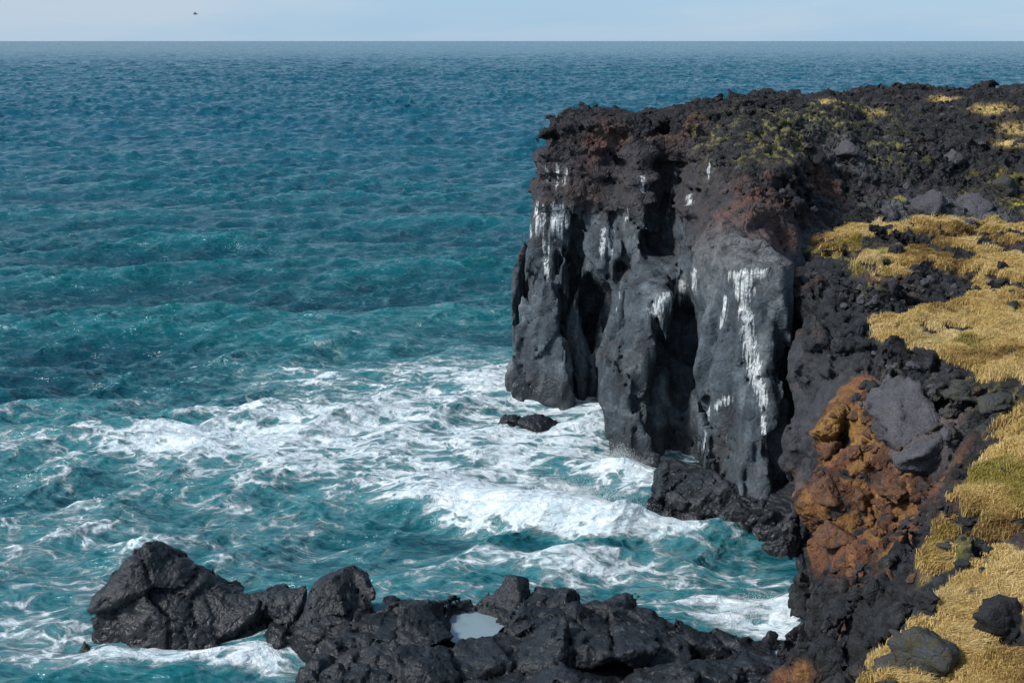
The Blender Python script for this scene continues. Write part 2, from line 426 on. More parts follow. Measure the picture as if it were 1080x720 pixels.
# --- colour of the rock itself
n1 = fbm(x, y, z, .5, 4, seed=12); n2 = fbm(x, y, z, 2.4, 3, seed=13)
streak = fbm(x*2.2, y*2.2, z*.22, 1.0, 3, seed=14)
col = np.repeat(GREY[None]*1.12, len(fv), 0)*(1+.5*n1+.55*streak+.3*n2)[:, None]
n3 = fbm(x, y, z*.6, .8, 4, seed=17)
col = cmix(col, [.038, .038, .040], sstep(.05, .45, n3)*.75)
col = cmix(col, [.125, .14, .148], sstep(.15, .5, -n3+.4*streak)*.55)
warm = sstep(9.8, 11.5, z)
col = cmix(col, PURPLE*.50, warm*.85)
col = cmix(col, RED*.6, np.clip(sstep(.12, .45, n1)*warm*.35, 0, 1))
col = cmix(col, DARK, np.clip(rb*(.75+.4*n2), 0, 1)*(1-.3*sstep(0, .3, n1)))
col = col*(1+(cidf-.5)*1.3*(.25+.75*rb))[:, None]
def W(pts, rxy, rz): return np.clip(sum(blob(fv, far_bvh, px, py, rxy*k, rz*k) for px, py, k in pts), 0, 1)
redz = W([(800, 205, 1), (790, 230, 1), (830, 235, .8), (860, 195, .9), (770, 195, .8), (680, 135, .9), (720, 130, .7), (640, 150, .6)], 2.6, 1.5)
col = cmix(col, RED, np.clip(redz*sstep(-.25, .35, n1+.4*n2)*.85, 0, 1))
greyz = W([(745, 265, 1), (780, 265, 1), (800, 275, .9), (880, 150, 1.0), (900, 170, .8), (960, 225, 1.1), (1000, 225, 1.1), (1040, 225, .9), (700, 240, .8)], 1.8, 1.0)
col = cmix(col, [.13, .135, .14], np.clip(greyz*sstep(-.5, .3, n2)*.8, 0, 1))
lich = W([(790, 130, 1), (800, 150, 1), (860, 120, 1), (880, 110, .8), (920, 115, .7), (940, 160, .7), (830, 160, .8), (770, 150, .8)], 3.0, 1.3)
col = cmix(col, LICH, np.clip(lich*sstep(-.02, .4, n2+.25*n1)*.9*np.clip(.35+fn[:, 2], 0, 1), 0, 1))
yel = W([(1050, 190, 1.1), (1062, 186, 1), (1040, 193, .8), (1075, 215, 1), (1020, 205, .6), (947, 208, .5), (800, 150, .5)], .9, .5)
col = cmix(col, YELL, np.clip(yel*sstep(-.1, .3, n2)*.95, 0, .9))
straw = W([(1042, 116, .6), (1056, 114, .45), (920, 118, .45), (872, 108, .5), (1072, 136, .7), (998, 104, .5), (1065, 150, .5)], 1.6, .45)
col = cmix(col, STRAW*1.1, np.clip(straw*sstep(-.5, 0, n2)*1.4, 0, 1))
# --- guano running down from the nesting ledges
gw_ = np.zeros(len(fv))
RUNS = [([(559, 217), (560, 250)], .22, .9), ([(566, 216), (567, 246)], .22, 1), ([(573, 218), (574, 262), (576, 290)], .14, .9), ([(585, 217), (584, 240)], .24, 1), ([(592, 218), (590, 252)], .26, 1),
    ([(597, 222), (597, 240)], .18, .8), ([(581, 235), (578, 275), (577, 300)], .10, .8), ([(577, 178), (579, 190)], .2, .75), ([(588, 177), (588, 200)], .14, .8), ([(597, 178), (596, 196)], .16, .75),
    ([(637, 244), (634, 268)], .17, 1), ([(645, 244), (643, 268)], .17, 1), ([(662, 222), (661, 234)], .12, .8), ([(678, 187), (678, 203)], .16, .95), ([(713, 183), (706, 215)], .10, .8), ([(748, 173), (747, 186)], .22, 1),
    ([(727, 207), (728, 217)], .25, 1), ([(707, 216), (702, 235)], .09, .8), ([(688, 326), (700, 314), (712, 305), (721, 295)], .30, 1), ([(700, 322), (694, 338)], .16, .8), ([(711, 312), (706, 330)], .16, .8), ([(720, 302), (716, 318)], .16, .8),
    ([(733, 286), (731, 306)], .15, 1), ([(765, 316), (761, 346)], .14, .95), ([(770, 289), (784, 288), (797, 287), (812, 287)], .17, .9), ([(777, 290), (776, 310)], .18, .9), ([(790, 290), (787, 310)], .3, 1),
    ([(783, 300), (784, 325), (788, 350), (793, 375), (799, 398), (806, 425)], .25, 1), ([(792, 330), (797, 370), (803, 405)], .12, .85), ([(781, 325), (786, 370), (795, 410)], .12, .8), ([(806, 442), (808, 474)], .10, 1), ([(803, 432), (805, 470)], .08, .8),
    ([(755, 428), (764, 421), (775, 421)], .12, 1), ([(748, 432), (744, 450), (741, 478)], .10, .9), ([(590, 260), (588, 300)], .08, .7), ([(655, 300), (650, 330)], .07, .6), ([(768, 440), (766, 470)], .06, .7)]
PTS = []
for path, r_, k_ in RUNS:
    for (ax_, ay_), (bx_, by_) in zip(path[:-1], path[1:]):
        m_ = max(2, int(math.hypot(bx_-ax_, by_-ay_)/4))
        for q_ in range(m_): PTS.append((ax_+(bx_-ax_)*q_/m_, ay_+(by_-ay_)*q_/m_, r_, r_*2.2, k_))
for px, py, rxy, rz, k in PTS:
    h = hit(far_bvh, px, py)
    if h is None: continue
    dz = z-h[2]
    d2 = (x-h[0])**2/rxy**2+(y-h[1])**2/(rxy*1.6)**2+np.where(dz > 0, (dz/.2)**2, (dz/rz)**2)
    gw_ = np.maximum(gw_, k*np.exp(-np.minimum(d2, 50)))
set_attr(me, 'guano', gw_); set_attr(me, 'rough', np.clip(.30+.45*rb+.3*sstep(9.8, 11.2, z), 0, .8))
band_pale = sstep(.25, .1, np.abs(z-2.3+.3*n1))*(1-rb)
col = cmix(col, [.15, .16, .16], np.clip(band_pale*.35*sstep(-.2, .4, n2), 0, 1))
set_attr(me, 'tint', np.clip(col, .008, .9))
o = link('headland', me, M_CLIFF); tag(o, 'dark lava headland with white bird droppings down its sea wall', 'headland', kind='structure')
log('far headland done')

# ================================================================== THE NEAR HEADLAND
HN = rbf_fit([(14.9, 62, 10.6), (20, 63, 10.6), (27.6, 64, 10.7), (12.6, 58, 10.1), (13.2, 53, 9.5), (14.4, 48, 8.9), (20.5, 48, 9.3), (20, 55, 9.9), (28, 55, 10.2),
              (15, 41, 8.6), (20, 40, 9.6), (14, 34, 8.5), (17, 33, 9.7), (10.7, 29, 7.2), (13.5, 27.5, 8.2), (7.7, 25, 6.2), (10.5, 23, 7.3), (14, 22, 8.8),
              (28, 42, 10.8), (26, 30, 12), (20, 20, 11.4), (8, 18, 7.0), (34, 60, 11), (34, 20, 14), (12, 12, 10), (5, 14, 6.5)])
SOUTH = [(7.2, 31), (5.8, 27.5), (4.4, 23), (3.0, 18), (2.4, 12)]
NB = [(37, 12), (37, 70), (16.5, 70)]
ln = []
ln.append((-1.5, L(0, [(900, 60), (870, 52), (846, 47.5), (838, 45.5), (850, 43), (845, 41.6), (838, 40.4), (843, 39), (850, 38), (850, 36), (840, 34), (800, 33)])+SOUTH+NB))
ln.append((0, L(0, [(900, 60), (872, 52), (850, 47.5), (840, 45.7), (854, 43.2), (850, 42), (843, 40.6), (847, 39.4), (857, 38.4), (864, 37), (858, 35), (820, 33.6)])+SOUTH+NB))
ln.append((2.6, L(2.6, [(890, 60), (866, 53), (845, 47.5), (836, 46), (846, 44.4), (846, 42.2), (836, 40.8), (836, 39.8), (852, 38.9), (866, 38), (872, 36.4), (870, 34), (846, 32)])+SOUTH+NB))
ln.append((4.5, L(4.5, [(880, 60), (858, 54), (838, 48.5), (834, 46.4), (846, 44.6), (852, 43.2), (846, 41.8), (850, 40.6), (872, 39.2), (900, 37.6), (912, 35.4), (912, 33), (890, 31), (860, 28)])+SOUTH[2:]+NB))
ln.append((7, L(7, [(866, 62), (846, 56), (842, 51), (846, 47.6), (858, 45.4), (882, 44.4), (886, 43), (905, 42), (940, 40.4), (975, 38), (1000, 35.5), (1000, 32.6), (968, 30), (930, 27.2)])+SOUTH[2:]+NB))
ln.append((9, L(9, [(850, 63), (830, 58.5), (840, 54), (852, 50), (868, 47), (885, 46), (910, 45.4), (960, 44.2), (1000, 42.5), (1030, 40), (1050, 36.5), (1040, 33)])+[(10, 28), (6, 22), (4, 16), (3, 12)]+NB))
ln.append((10.8, L(10.4, [(846, 64.5), (820, 60.5), (822, 57.6), (850, 55.5), (880, 53)])+[(16, 48), (15, 42), (12, 36), (9, 28), (5, 20), (3, 12)]+NB))
ln.append((16, [(10, 65), (9, 50), (6, 40), (5, 28), (3, 20), (2, 12)]+NB))
hN = .15
axN = grid((2.0, 13.0, -1.3), (34, 68.5, 13.2), hN)
log('near field', [len(a) for a in axN])
F = level_field(axN, ln)
GX, GY = np.meshgrid(axN[0], axN[1], indexing='ij')
def poly_px(pts, Hf, guess=9.0):
    """image outline of a patch of ground -> plan polygon on the ground"""
    out = []
    for px, py in pts:
        r = ray(px, py); s = 20.0
        for _ in range(60):
            s2 = (CAM_H-float(Hf(np.array(r[0]*s), np.array(r[1]*s))))/(-r[2]); s = .5*s+.5*s2
        out.append((r[0]*s, r[1]*s))
    return out
GRASS = [poly_px(p, HN) for p in (
    [(835, 258), (850, 250), (880, 243), (930, 238), (1000, 236), (1090, 236), (1130, 300), (1100, 330), (1045, 318), (1030, 300), (1040, 285), (980, 280), (950, 296), (925, 290), (905, 272), (860, 268)],
    [(918, 345), (930, 335), (985, 328), (1020, 322), (1045, 312), (1085, 325), (1140, 380), (1100, 420), (1070, 415), (1050, 398), (1000, 388), (965, 372), (925, 352)],
    [(1055, 385), (1085, 375), (1100, 415), (1065, 412)],
    [(1090, 452), (1040, 470), (1015, 500), (1000, 540), (988, 580), (985, 640), (955, 672), (915, 690), (895, 740), (1180, 760), (1300, 560)],
    [(1040, 457), (1090, 440), (1090, 452), (1045, 466)])]
BARE = [poly_px(p, HN) for p in (
    [(898, 262), (930, 254), (980, 252), (985, 262), (950, 270), (910, 272)],
    [(1020, 262), (1040, 254), (1090, 252), (1090, 268), (1040, 270)],
    [(1085, 556), (1060, 580), (1085, 590)], [(1090, 640), (1035, 668), (1030, 690), (1090, 690)],
    [(960, 676), (985, 664), (1015, 720), (925, 722)], [(985, 585), (1015, 580), (1015, 600), (990, 604)])]
def grass_field(x, y):
    d = np.full(x.shape, 99, f32)
    for p in GRASS: d = np.minimum(d, poly_sdf(x, y, p))
    for p in BARE: d = np.maximum(d, -poly_sdf(x, y, p))
    n = fbm(x, y, x*0, .55, 3, seed=21)
    up = sstep(44, 50, y)
    return sstep(.30, -.20, d+(1.0+.3*up)*n)*sstep(-.36+.12*up, -.20+.12*up, fbm(x, y, x*0+3, .9, 3, seed=22)+.02)
HNG = HN(GX, GY)+.22*fbm(GX, GY, GX*0, .25, 3, seed=23)
# a low step of rock between the two grass terraces
GF = grass_field(GX, GY).astype(f32)
HNG = HNG+.18*GF
F = np.maximum(F, (axN[2][None, None, :]-HNG[:, :, None]).astype(f32))
band = np.argwhere(np.abs(F) < 1.9)
bx, by, bz = axN[0][band[:, 0]], axN[1][band[:, 1]], axN[2][band[:, 2]]
bg = GF[band[:, 0], band[:, 1]]*sstep(-1.2, -.4, bz-HNG[band[:, 0], band[:, 1]])
log('near band', len(bx))
def smooth_mask_near(x, y, z):
    """1 on the massive grey face and column under the terraces"""
    return sstep(43.0, 44.6, y+.8*fbm(x, y, z, .4, 2, seed=31))*sstep(8.6, 7.2, z)+0*x
def near_noise(x, y, z, g):
    sm = smooth_mask_near(x, y, z)
    wx = x+.35*fbm(x, y, z, .5, 2, seed=25); wy = y+.35*fbm(x, y, z, .5, 2, seed=26); wz = z+.35*fbm(x, y, z, .5, 2, seed=27)
    big = .55*fbm(wx, wy, wz*.7, .38, 3, seed=24)
    g1, g2, c1, k1 = worley(wx*.6+x*.4, wy*.6+y*.4, wz*.6+z*.4, .50, facet=True); e1, e2, c2, k2 = worley(wx*.5+x*.5, wy*.5+y*.5, wz*.5+z*.5, 1.15, facet=True)
    v_ = sstep(-.25, .25, fbm(x, y, z, .2, 2, seed=36))
    blocks = .62*k1+(c1-.5)*.70+.55*sstep(.13, 0, g2-g1)+(.30*k2+(c2-.5)*.34+.36*sstep(.16, 0, e2-e1))*(1.2-.9*v_)
    massive = .28*fbm(wx, wy, z*.25, .9, 3, ridged=True, seed=28)*.9+.42*k1+.13*k2+.10*sstep(.08, 0, g2-g1)
    d = big+massive*sm+blocks*(1-sm)
    return np.clip(d*(1-g)+g*(.26*fbm(x, y, z, .8, 2, seed=29)+.22*fbm(x, y, z, 1.9, 2, seed=30)), -1.5, 1.5)
F[band[:, 0], band[:, 1], band[:, 2]] += near_noise(bx, by, bz, bg).astype(f32)
nv, nq = surface_nets(F, (axN[0][0], axN[1][0], axN[2][0]), hN)
del F
nv, nq = largest(nv, nq)
nv = smooth_mesh(nv, nq, 1, .15)
log('near net', len(nv))
nv, nq = subdivide(nv, nq)
nn = vnormals(nv, nq)
x, y, z = nv[:, 0], nv[:, 1], nv[:, 2]
gm = grass_field(x, y)*sstep(-.75, -.3, z-HN(x, y))*sstep(.45, .7, nn[:, 2])
sm = smooth_mask_near(x, y, z)
e1, e2, ce, ke = worley(x, y, z, 3.6, facet=True)
disp = (1-gm)*(.022*fbm(x, y, z, 2.4, 3, ridged=True, seed=33)+(.075-.05*sm)*ke-.035*(1-.7*sm)*sstep(.12, 0, e2-e1))
nv = (nv+nn*disp[:, None]).astype(f32)
me = mesh_np('grassy_headland', nv, nq)
near_bvh = BVHTree.FromPolygons(nv.tolist(), nq.tolist())
log('near bvh')
n1 = fbm(x, y, z, .55, 4, seed=34); n2 = fbm(x, y, z, 2.6, 3, seed=35)
def WN(pts, r, rz=None): return np.clip(sum(blob(nv, near_bvh, px, py, r*k, (rz or r)*k) for px, py, k in pts), 0, 1)
col = np.repeat(DARK[None], len(nv), 0)*((1.3+.7*n1)*(1+(ce-.5)*1.3))[:, None]
col = cmix(col, np.array([.036, .037, .043]), np.clip(sm*.9, 0, 1))*(1+.35*n2*sm+.3*n1*sm)[:, None]
col = cmix(col, [.10, .085, .088], np.clip(WN([(955, 455, 1), (985, 480, .9), (940, 480, .7), (970, 435, .7), (1000, 445, .6)], 1.1)*.85, 0, 1))
ru = WN([(890, 425, .9), (905, 440, 1), (885, 470, 1.1), (905, 480, 1.1), (870, 490, .9), (900, 520, 1.2), (930, 530, 1.1), (880, 550, 1.1), (915, 560, 1.2), (950, 510, .9),
         (940, 575, .8), (870, 580, .9), (860, 560, .7), (900, 585, .9), (930, 405, .7), (895, 410, .6), (850, 705, .45), (830, 715, .45), (960, 545, .5)], 1.0)
_, _, cr = worley(x, y, z, 1.15)
rustc = np.repeat(RUST[None], len(nv), 0)*(.45+1.15*cr)[:, None]
rustc = rustc*(1-sstep(.72, .8, cr)[:, None])+np.array([[.185, .088, .027]])*sstep(.72, .8, cr)[:, None]
col = cmix2(col, rustc, np.clip(sstep(.05, .7, ru+.9*n1)*1.1*sstep(-.26, .14, n2+.4*n1+ru*.16), 0, .95))
oc = WN([(880, 455, 1), (895, 445, 1), (915, 460, .7), (930, 530, .6), (925, 525, .5), (905, 560, .5)], .75)
col = cmix(col, OCHRE, np.clip(oc*sstep(-.35, .25, n2)*.9, 0, 1))
ms = WN([(900, 268, 1), (880, 265, .9), (860, 262, .9), (905, 275, .8), (930, 265, .7), (950, 300, .5), (920, 300, .6), (1060, 425, 1), (1040, 415, .8), (1075, 290, .7),
         (1010, 575, .6), (1040, 640, .5), (990, 680, .7), (1000, 700, .5)], .8)
grass_w = np.clip(gm, 0, 1)
col = cmix(col, STRAW*.55*(1), grass_w)
col = cmix(col, OLIVE*1.5, np.clip(ms*sstep(-.25, .25, n2)*1.0*np.clip(nn[:, 2]*1.3, 0, 1), 0, 1))
pale = WN([(920, 241, .8), (950, 240, .8), (985, 241, .7), (1010, 241, .6), (800, 285, .3)], .5, .2)
set_attr(me, 'tint', np.clip(col, .008, .9)); set_attr(me, 'rough', np.clip(.62-.3*sm, 0, 1))
o = link('grassy_headland', me, M_NEAR); tag(o, 'near lava headland with a rust red scree face under straw coloured grass', 'headland', kind='structure')
log('near headland done')

# coarse moor that carries the land on behind the frame's right edge
gx, gy = np.meshgrid(np.linspace(33.4, 260, 60), np.linspace(-60, 96, 60), indexing='ij')
gz = 11+.02*(gx-33)+np.where(gy > 68, 5.2*sstep(68, 80, gy), 0)+.5*fbm(gx, gy, gx*0, .12, 3)-.4
ii = np.arange(59)[:, None]*60+np.arange(59)[None]
mv = np.stack([gx, gy, gz], -1).reshape(-1, 3); mq = np.stack([ii, ii+60, ii+61, ii+1], -1).reshape(-1, 4)
me = mesh_np('moor', mv, mq)
nm = fbm(mv[:, 0], mv[:, 1], mv[:, 2], .3, 3)
set_attr(me, 'rough', np.ones(len(mv))); set_attr(me, 'tint', cmix(np.repeat(DARK[None], len(mv), 0), STRAW*.7, sstep(-.2, .2, nm)))
tag(link('moor', me, M_NEAR), kind='structure')

# ================================================================== GRASS
tri = nv[nq]
fc = tri.mean(1); ar = np.linalg.norm(np.cross(tri[:, 2]-tri[:, 0], tri[:, 3]-tri[:, 1]), axis=1)*.5
gw = gm[nq].mean(1)
vis = (fc[:, 0] < .46*fc[:, 1]+4) & (gw > .35)
wgt = ar*vis*np.clip(gw, 0, 1)
NT = 62000
# nearer ground gets more and finer tufts
wgt = wgt*sstep(-.55, .0, fbm(fc[:, 0], fc[:, 1], fc[:, 2]*0, 1.3, 3, seed=41)+.12)*np.clip(34/fc[:, 1], .55, 1.4)**1.3
pick = RNG.choice(len(fc), NT, p=wgt/wgt.sum())
uv = RNG.random((NT, 2)); q = tri[pick]
base = (q[:, 0]*(1-uv[:, :1])+q[:, 1]*uv[:, :1])*(1-uv[:, 1:])+(q[:, 3]*(1-uv[:, :1])+q[:, 2]*uv[:, :1])*uv[:, 1:]
clump = fbm(base[:, 0], base[:, 1], base[:, 2]*0, 1.3, 3, seed=41)
hue = fbm(base[:, 0], base[:, 1], base[:, 2]*0, .45, 3, seed=42)
NBL = 7
B = np.repeat(base, NBL, 0); n = len(B)
B[:, :2] += RNG.normal(0, .06, (n, 2))
ang = RNG.random(n)*2*np.pi
lean = np.stack([np.cos(ang)*.7+.3, np.sin(ang)*.7-.15, np.zeros(n)], 1)*RNG.uniform(.2, 1.1, n)[:, None]
Lh = RNG.uniform(.12, .30, n)*np.clip(.95+1.5*np.repeat(clump, NBL), .35, 1.9)
side = np.stack([-np.sin(ang+1.2), np.cos(ang+1.2), np.zeros(n)], 1)*(.008+.004*np.repeat(np.clip(base[:, 1]/40, .5, 1.6), NBL))[:, None]
up = np.array([0, 0, 1.0])
m1 = B+(lean*.35+up*.62)*Lh[:, None]; m2 = B+(lean*1.0+up*(.80))*Lh[:, None]
B[:, 2] -= .04
gvv = np.stack([B-side, B+side, m1+side*.8, m1-side*.8, m2], 1).reshape(-1, 3)
k5 = np.arange(n)[:, None]*5
gq = np.concatenate([k5+np.array([[0, 1, 2, 3]]), k5+np.array([[3, 2, 4, 4]])])
gt = np.concatenate([k5+np.array([[0, 1, 2]]), k5+np.array([[0, 2, 3]]), k5+np.array([[3, 2, 4]])])
me = mesh_np('grass', gvv, gt, smooth=False)
gc = np.repeat(STRAW[None]*1.35, n, 0)
hb = np.repeat(hue, NBL)+RNG.normal(0, .18, n)
gc = cmix(gc, [.72, .575, .30], sstep(.0, .5, hb)); gc = cmix(gc, [.24, .145, .055], sstep(-.02, -.45, hb))
gc = cmix(gc, [.26, .23, .04], sstep(.16, .42, np.repeat(fbm(base[:, 0], base[:, 1], base[:, 2]*0, .6, 3, seed=43), NBL))*.8)
gc = gc*RNG.uniform(.7, 1.25, n)[:, None]
set_attr(me, 'tint', np.repeat(np.clip(gc, .01, .9), 5, 0))
mg, nt, b = new_mat('dry_grass')
nt.links.new(attr_n(nt, 'tint').outputs['Color'], b.inputs['Base Color']); b.inputs['Roughness'].default_value = .7
b.inputs['Specular IOR Level'].default_value = .2
tr = nd(nt, 'ShaderNodeBsdfTranslucent'); nt.links.new(attr_n(nt, 'tint').outputs['Color'], tr.inputs[0])
mx = nd(nt, 'ShaderNodeMixShader'); mx.inputs[0].default_value = .3
nt.links.new(b.outputs[0], mx.inputs[1]); nt.links.new(tr.outputs[0], mx.inputs[2])
nt.links.new(mx.outputs[0], [q for q in nt.nodes if q.type == 'OUTPUT_MATERIAL'][0].inputs[0])
o = link('grass', me, mg); tag(o, 'dry straw coloured grass covering the terraces and slope of the near headland', 'grass', kind='stuff')
log('grass', n)

# ================================================================== SHORE ROCKS (each its own thing)
def rock_body(name, lo, hi, h, field, tint_fn, label, cat, amp=1.0, group=None, mat=None, blk=1.1):
    ax = grid(lo, hi, h)
    X, Y, Z = np.meshgrid(*ax, indexing='ij')
    F = field(X, Y, Z).astype(f32)
    bd = np.argwhere(np.abs(F) < 1.0)
    a, b_, c = X[tuple(bd.T)], Y[tuple(bd.T)], Z[tuple(bd.T)]
    w1 = a+.25*fbm(a, b_, c, .7, 2, seed=51); w2 = b_+.25*fbm(a, b_, c, .7, 2, seed=52); w3 = c+.25*fbm(a, b_, c, .7, 2, seed=53)
    g1, g2, c1, k1 = worley(w1, w2, w3, blk*.5, facet=True); e1, e2, c2, k2 = worley(w1, w2, w3, blk*1.25, facet=True)
    d = .26*fbm(a, b_, c, .6, 3, seed=54)+.62*k1+.34*(c1-.5)+.30*sstep(.09, 0, g2-g1)+.20*k2+.10*(c2-.5)+.12*sstep(.08, 0, e2-e1)
    F[tuple(bd.T)] += np.clip(amp*d, -.9, .9)
    v, q = surface_nets(F, (ax[0][0], ax[1][0], ax[2][0]), h)
    v, q = largest(v, q)
    v = smooth_mesh(v, q, 1, .3)
    v, q = subdivide(v, q); N = vnormals(v, q)
    x, y, z = v.T
    e1, e2, _, ke = worley(x, y, z, 4.2, facet=True)
    v = (v+N*(.014*fbm(x, y, z, 3.2, 3, ridged=True, seed=55)+.030*ke-.012*sstep(.10, 0, e2-e1))[:, None]).astype(f32)
    keep = np.ones(len(q), bool)
    me = mesh_np(name, v, q)
    set_attr(me, 'tint', np.clip(tint_fn(v, N), .006, .9)); set_attr(me, 'rough', np.full(len(v), .30))
    o = link(name, me, mat or M_SHORE); tag(o, label, cat, group)
    return o, v, q
def shore_tint(v, N):
    n = fbm(v[:, 0], v[:, 1], v[:, 2], .9, 4, seed=56)
    c = np.repeat(np.array([[.0125, .0156, .0198]]), len(v), 0)*(1+.5*n)[:, None]
    return cmix(c, [.038, .039, .042], sstep(.1, .5, fbm(v[:, 0], v[:, 1], v[:, 2], .5, 3, seed=57))*.6)
def mound(pts, base_poly, edge=.8):
    """height from scattered summits inside a plan outline"""
    H = rbf_fit(pts)
    def field(X, Y, Z):
        x2, y2 = X[:, :, 0], Y[:, :, 0]
        h = H(x2, y2); s = poly_sdf(x2, y2, base_poly)
        return np.maximum(Z-h[:, :, None], s[:, :, None]*.9+.25*(Z-0))
    return field
# left rock
pl = [(-14.7, 39.6), (-14.6, 38.6), (-13.2, 38.1), (-11.4, 37.5), (-9.9, 37.9), (-8.6, 38.9), (-8.4, 40), (-9.5, 41.5), (-12, 42.2), (-14.4, 41.4)]
fld = mound([(-14.4, 39.5, 1.2), (-13.1, 40.0, 3.0), (-13.6, 39.3, 2.2), (-11.9, 40, 2.5), (-11.2, 39.6, 2.1), (-10, 39.6, 1.5), (-9, 39.4, 1.0), (-8.5, 39.2, .8), (-12.5, 38.4, 1.4), (-11, 38, 1.0), (-10, 38.2, .7), (-12, 42, 1.0), (-14.2, 41, .9), (-9.5, 41, .7)], pl)
rock_body('sea_rock', (-16, 36.3, -1.2), (-7.2, 43.4, 3.9), .09, fld, shore_tint, 'large black sea rock with a pointed hump, farthest left and cut off by surf', 'rock', .8)
# middle boulder
pm = [(-8.5, 38.6), (-8.3, 37.6), (-7.2, 36.7), (-6.0, 36.0), (-4.4, 36.4), (-4.2, 38), (-4.6, 39.6), (-6, 40.2), (-7.8, 39.8)]
fld = mound([(-8.4, 38.6, 1.1), (-7.9, 38.7, 1.5), (-7.2, 38.6, 1.6), (-6.4, 38.9, 2.6), (-5.7, 39.0, 2.8), (-5.0, 38.8, 2.4), (-4.4, 38.4, 1.9), (-7.4, 37.4, 1.0), (-6.2, 37, 1.5), (-5, 37, 1.5), (-8, 39.6, .9), (-5, 40, 1.2)], pm)
rock_body('sea_rock', (-9.6, 35, -1.2), (-3.2, 41.2, 3.3), .085, fld, shore_tint, 'rounded dark boulder between the lone sea rock and the long ledge', 'rock', .8)
# long ledge
TP = sea_pt(501, 651, 1.2)
pe = [(-6.6, 35.4), (-6.4, 37), (-5.2, 38.2), (-4.2, 38.9), (-2, 39.3), (.6, 39.7), (2.6, 39.6), (4.4, 39.0), (6.2, 38.3), (7.6, 37.8), (8.8, 37.2), (9.2, 36), (9.5, 33), (8, 29), (3, 28.5), (-3, 29), (-6.6, 31)]
fld0 = mound([(-6.5, 36, 1.1), (-5, 37.6, 1.75), (-3.8, 38.4, 1.75), (-2.2, 38.8, 1.65), (-.7, 39, 1.7), (.5, 39.2, 1.75), (2.6, 39.0, 1.65), (4.4, 38.5, 1.35), (6, 38, 1.0), (7.4, 37.5, .7), (8.6, 36.8, .5),
              (-4, 36, 1.5), (-1, 36, 1.35), (2, 36, 1.6), (5, 36, 1.3), (8, 35, 1.2), (-5, 33, 1.3), (0, 33, 1.4), (5, 33, 1.3), (8, 31, 1.2), (0, 30, .8), (-5, 30, .6), (-1.6, 37.9, 1.3), (-1.2, 36.4, 1.75), (-.3, 36.7, 1.75), (-2.2, 36.8, 1.75)], pe)
def fld(X, Y, Z):
    F = fld0(X, Y, Z)
    e = np.sqrt(((X-TP[0])/.60+.35*(Y-TP[1]))**2+((Y-TP[1])/1.10)**2+((Z-1.35)/.58)**2)+.45*fbm(X, Y, Z*0, .9, 3, seed=77)
    return np.maximum(F, (1-e)*.42)
o, lv_, lq_ = rock_body('rock_ledge', (-7.6, 27.8, -1.2), (10.4, 41, 3.0), .1, fld, shore_tint, 'long low ledge of jagged black lava with a small rain pool on top', 'rock ledge', .8)
ledge_bvh = BVHTree.FromPolygons(lv_.tolist(), lq_.tolist())
# half-drowned slab between ledge and cliff
fld = mound([(9.1, 37.9, .9), (9.6, 38.0, 1.0), (10.1, 37.9, .7), (8.6, 37.6, .5)], [(8.3, 37.9), (8.6, 36.8), (9.4, 36.6), (10.3, 37.3), (10.5, 38.1), (9.7, 38.5)])
rock_body('sea_rock', (7.4, 35.8, -1), (11.2, 39.4, 1.8), .08, fld, shore_tint, 'smooth wet black rock wedged between the long ledge and the near cliff foot', 'rock', .5)
# low shelf at the foot of the far wall
ps = [sea_pt(683, 522), sea_pt(690, 540), sea_pt(715, 552), sea_pt(745, 560), sea_pt(790, 568), sea_pt(845, 575), sea_pt(875, 576), sea_pt(880, 540), sea_pt(800, 515), sea_pt(740, 508), sea_pt(700, 508)]
fld = mound([(*sea_pt(690, 525), 1.0), (*sea_pt(715, 522), 1.15), (*sea_pt(738, 530), 1.0), (*sea_pt(760, 540), 1.3), (*sea_pt(790, 545), 1.3), (*sea_pt(820, 555), 1.3), (*sea_pt(850, 555), 1.4), (*sea_pt(870, 560), 1.5),
             (*sea_pt(800, 520), 1.7), (*sea_pt(760, 510), 1.4)], ps)
rock_body('rock_shelf', (5.2, 46.2, -1.2), (14.5, 55, 4), .1, fld, shore_tint, 'low black rock shelf running out from the foot of the droppings streaked wall', 'rock ledge', .75)
# two awash rocks out in the foam
for (a, b_, hh, lab) in ((sea_pt(553, 451), sea_pt(585, 454), .55, 'low dark rock awash in the foam off the headland point, the larger one'),
                         (sea_pt(534, 450), sea_pt(545, 451), .42, 'tiny flat rock tip barely showing beside the awash rock off the point')):
    cx, cy, hw = (a[0]+b_[0])/2, (a[1]+b_[1])/2, (b_[0]-a[0])/2+.45
    fld = (lambda cx, cy, hw, hh: (lambda X, Y, Z: (np.sqrt(((X-cx)/hw)**2+((Y-cy)/(.9))**2+((Z+.15)/(hh+.35))**2)-1)*.5))(cx, cy, hw, hh)
    rock_body('awash_rock', (cx-hw-.8, cy-2, -.8), (cx+hw+.8, cy+2, 1.4), .08, fld, shore_tint, lab, 'rock', .14)
log('shore rocks')
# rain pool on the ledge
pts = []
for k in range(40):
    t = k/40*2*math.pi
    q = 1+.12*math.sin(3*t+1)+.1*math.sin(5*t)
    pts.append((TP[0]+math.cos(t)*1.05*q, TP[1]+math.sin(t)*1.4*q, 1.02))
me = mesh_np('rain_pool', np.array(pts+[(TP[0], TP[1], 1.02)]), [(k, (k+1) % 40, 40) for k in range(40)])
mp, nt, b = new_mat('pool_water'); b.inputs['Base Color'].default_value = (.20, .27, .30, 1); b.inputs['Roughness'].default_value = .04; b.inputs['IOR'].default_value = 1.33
tag(link('rain_pool', me, mp), 'small pale pool of water lying on the long black ledge', 'pool', kind='structure')

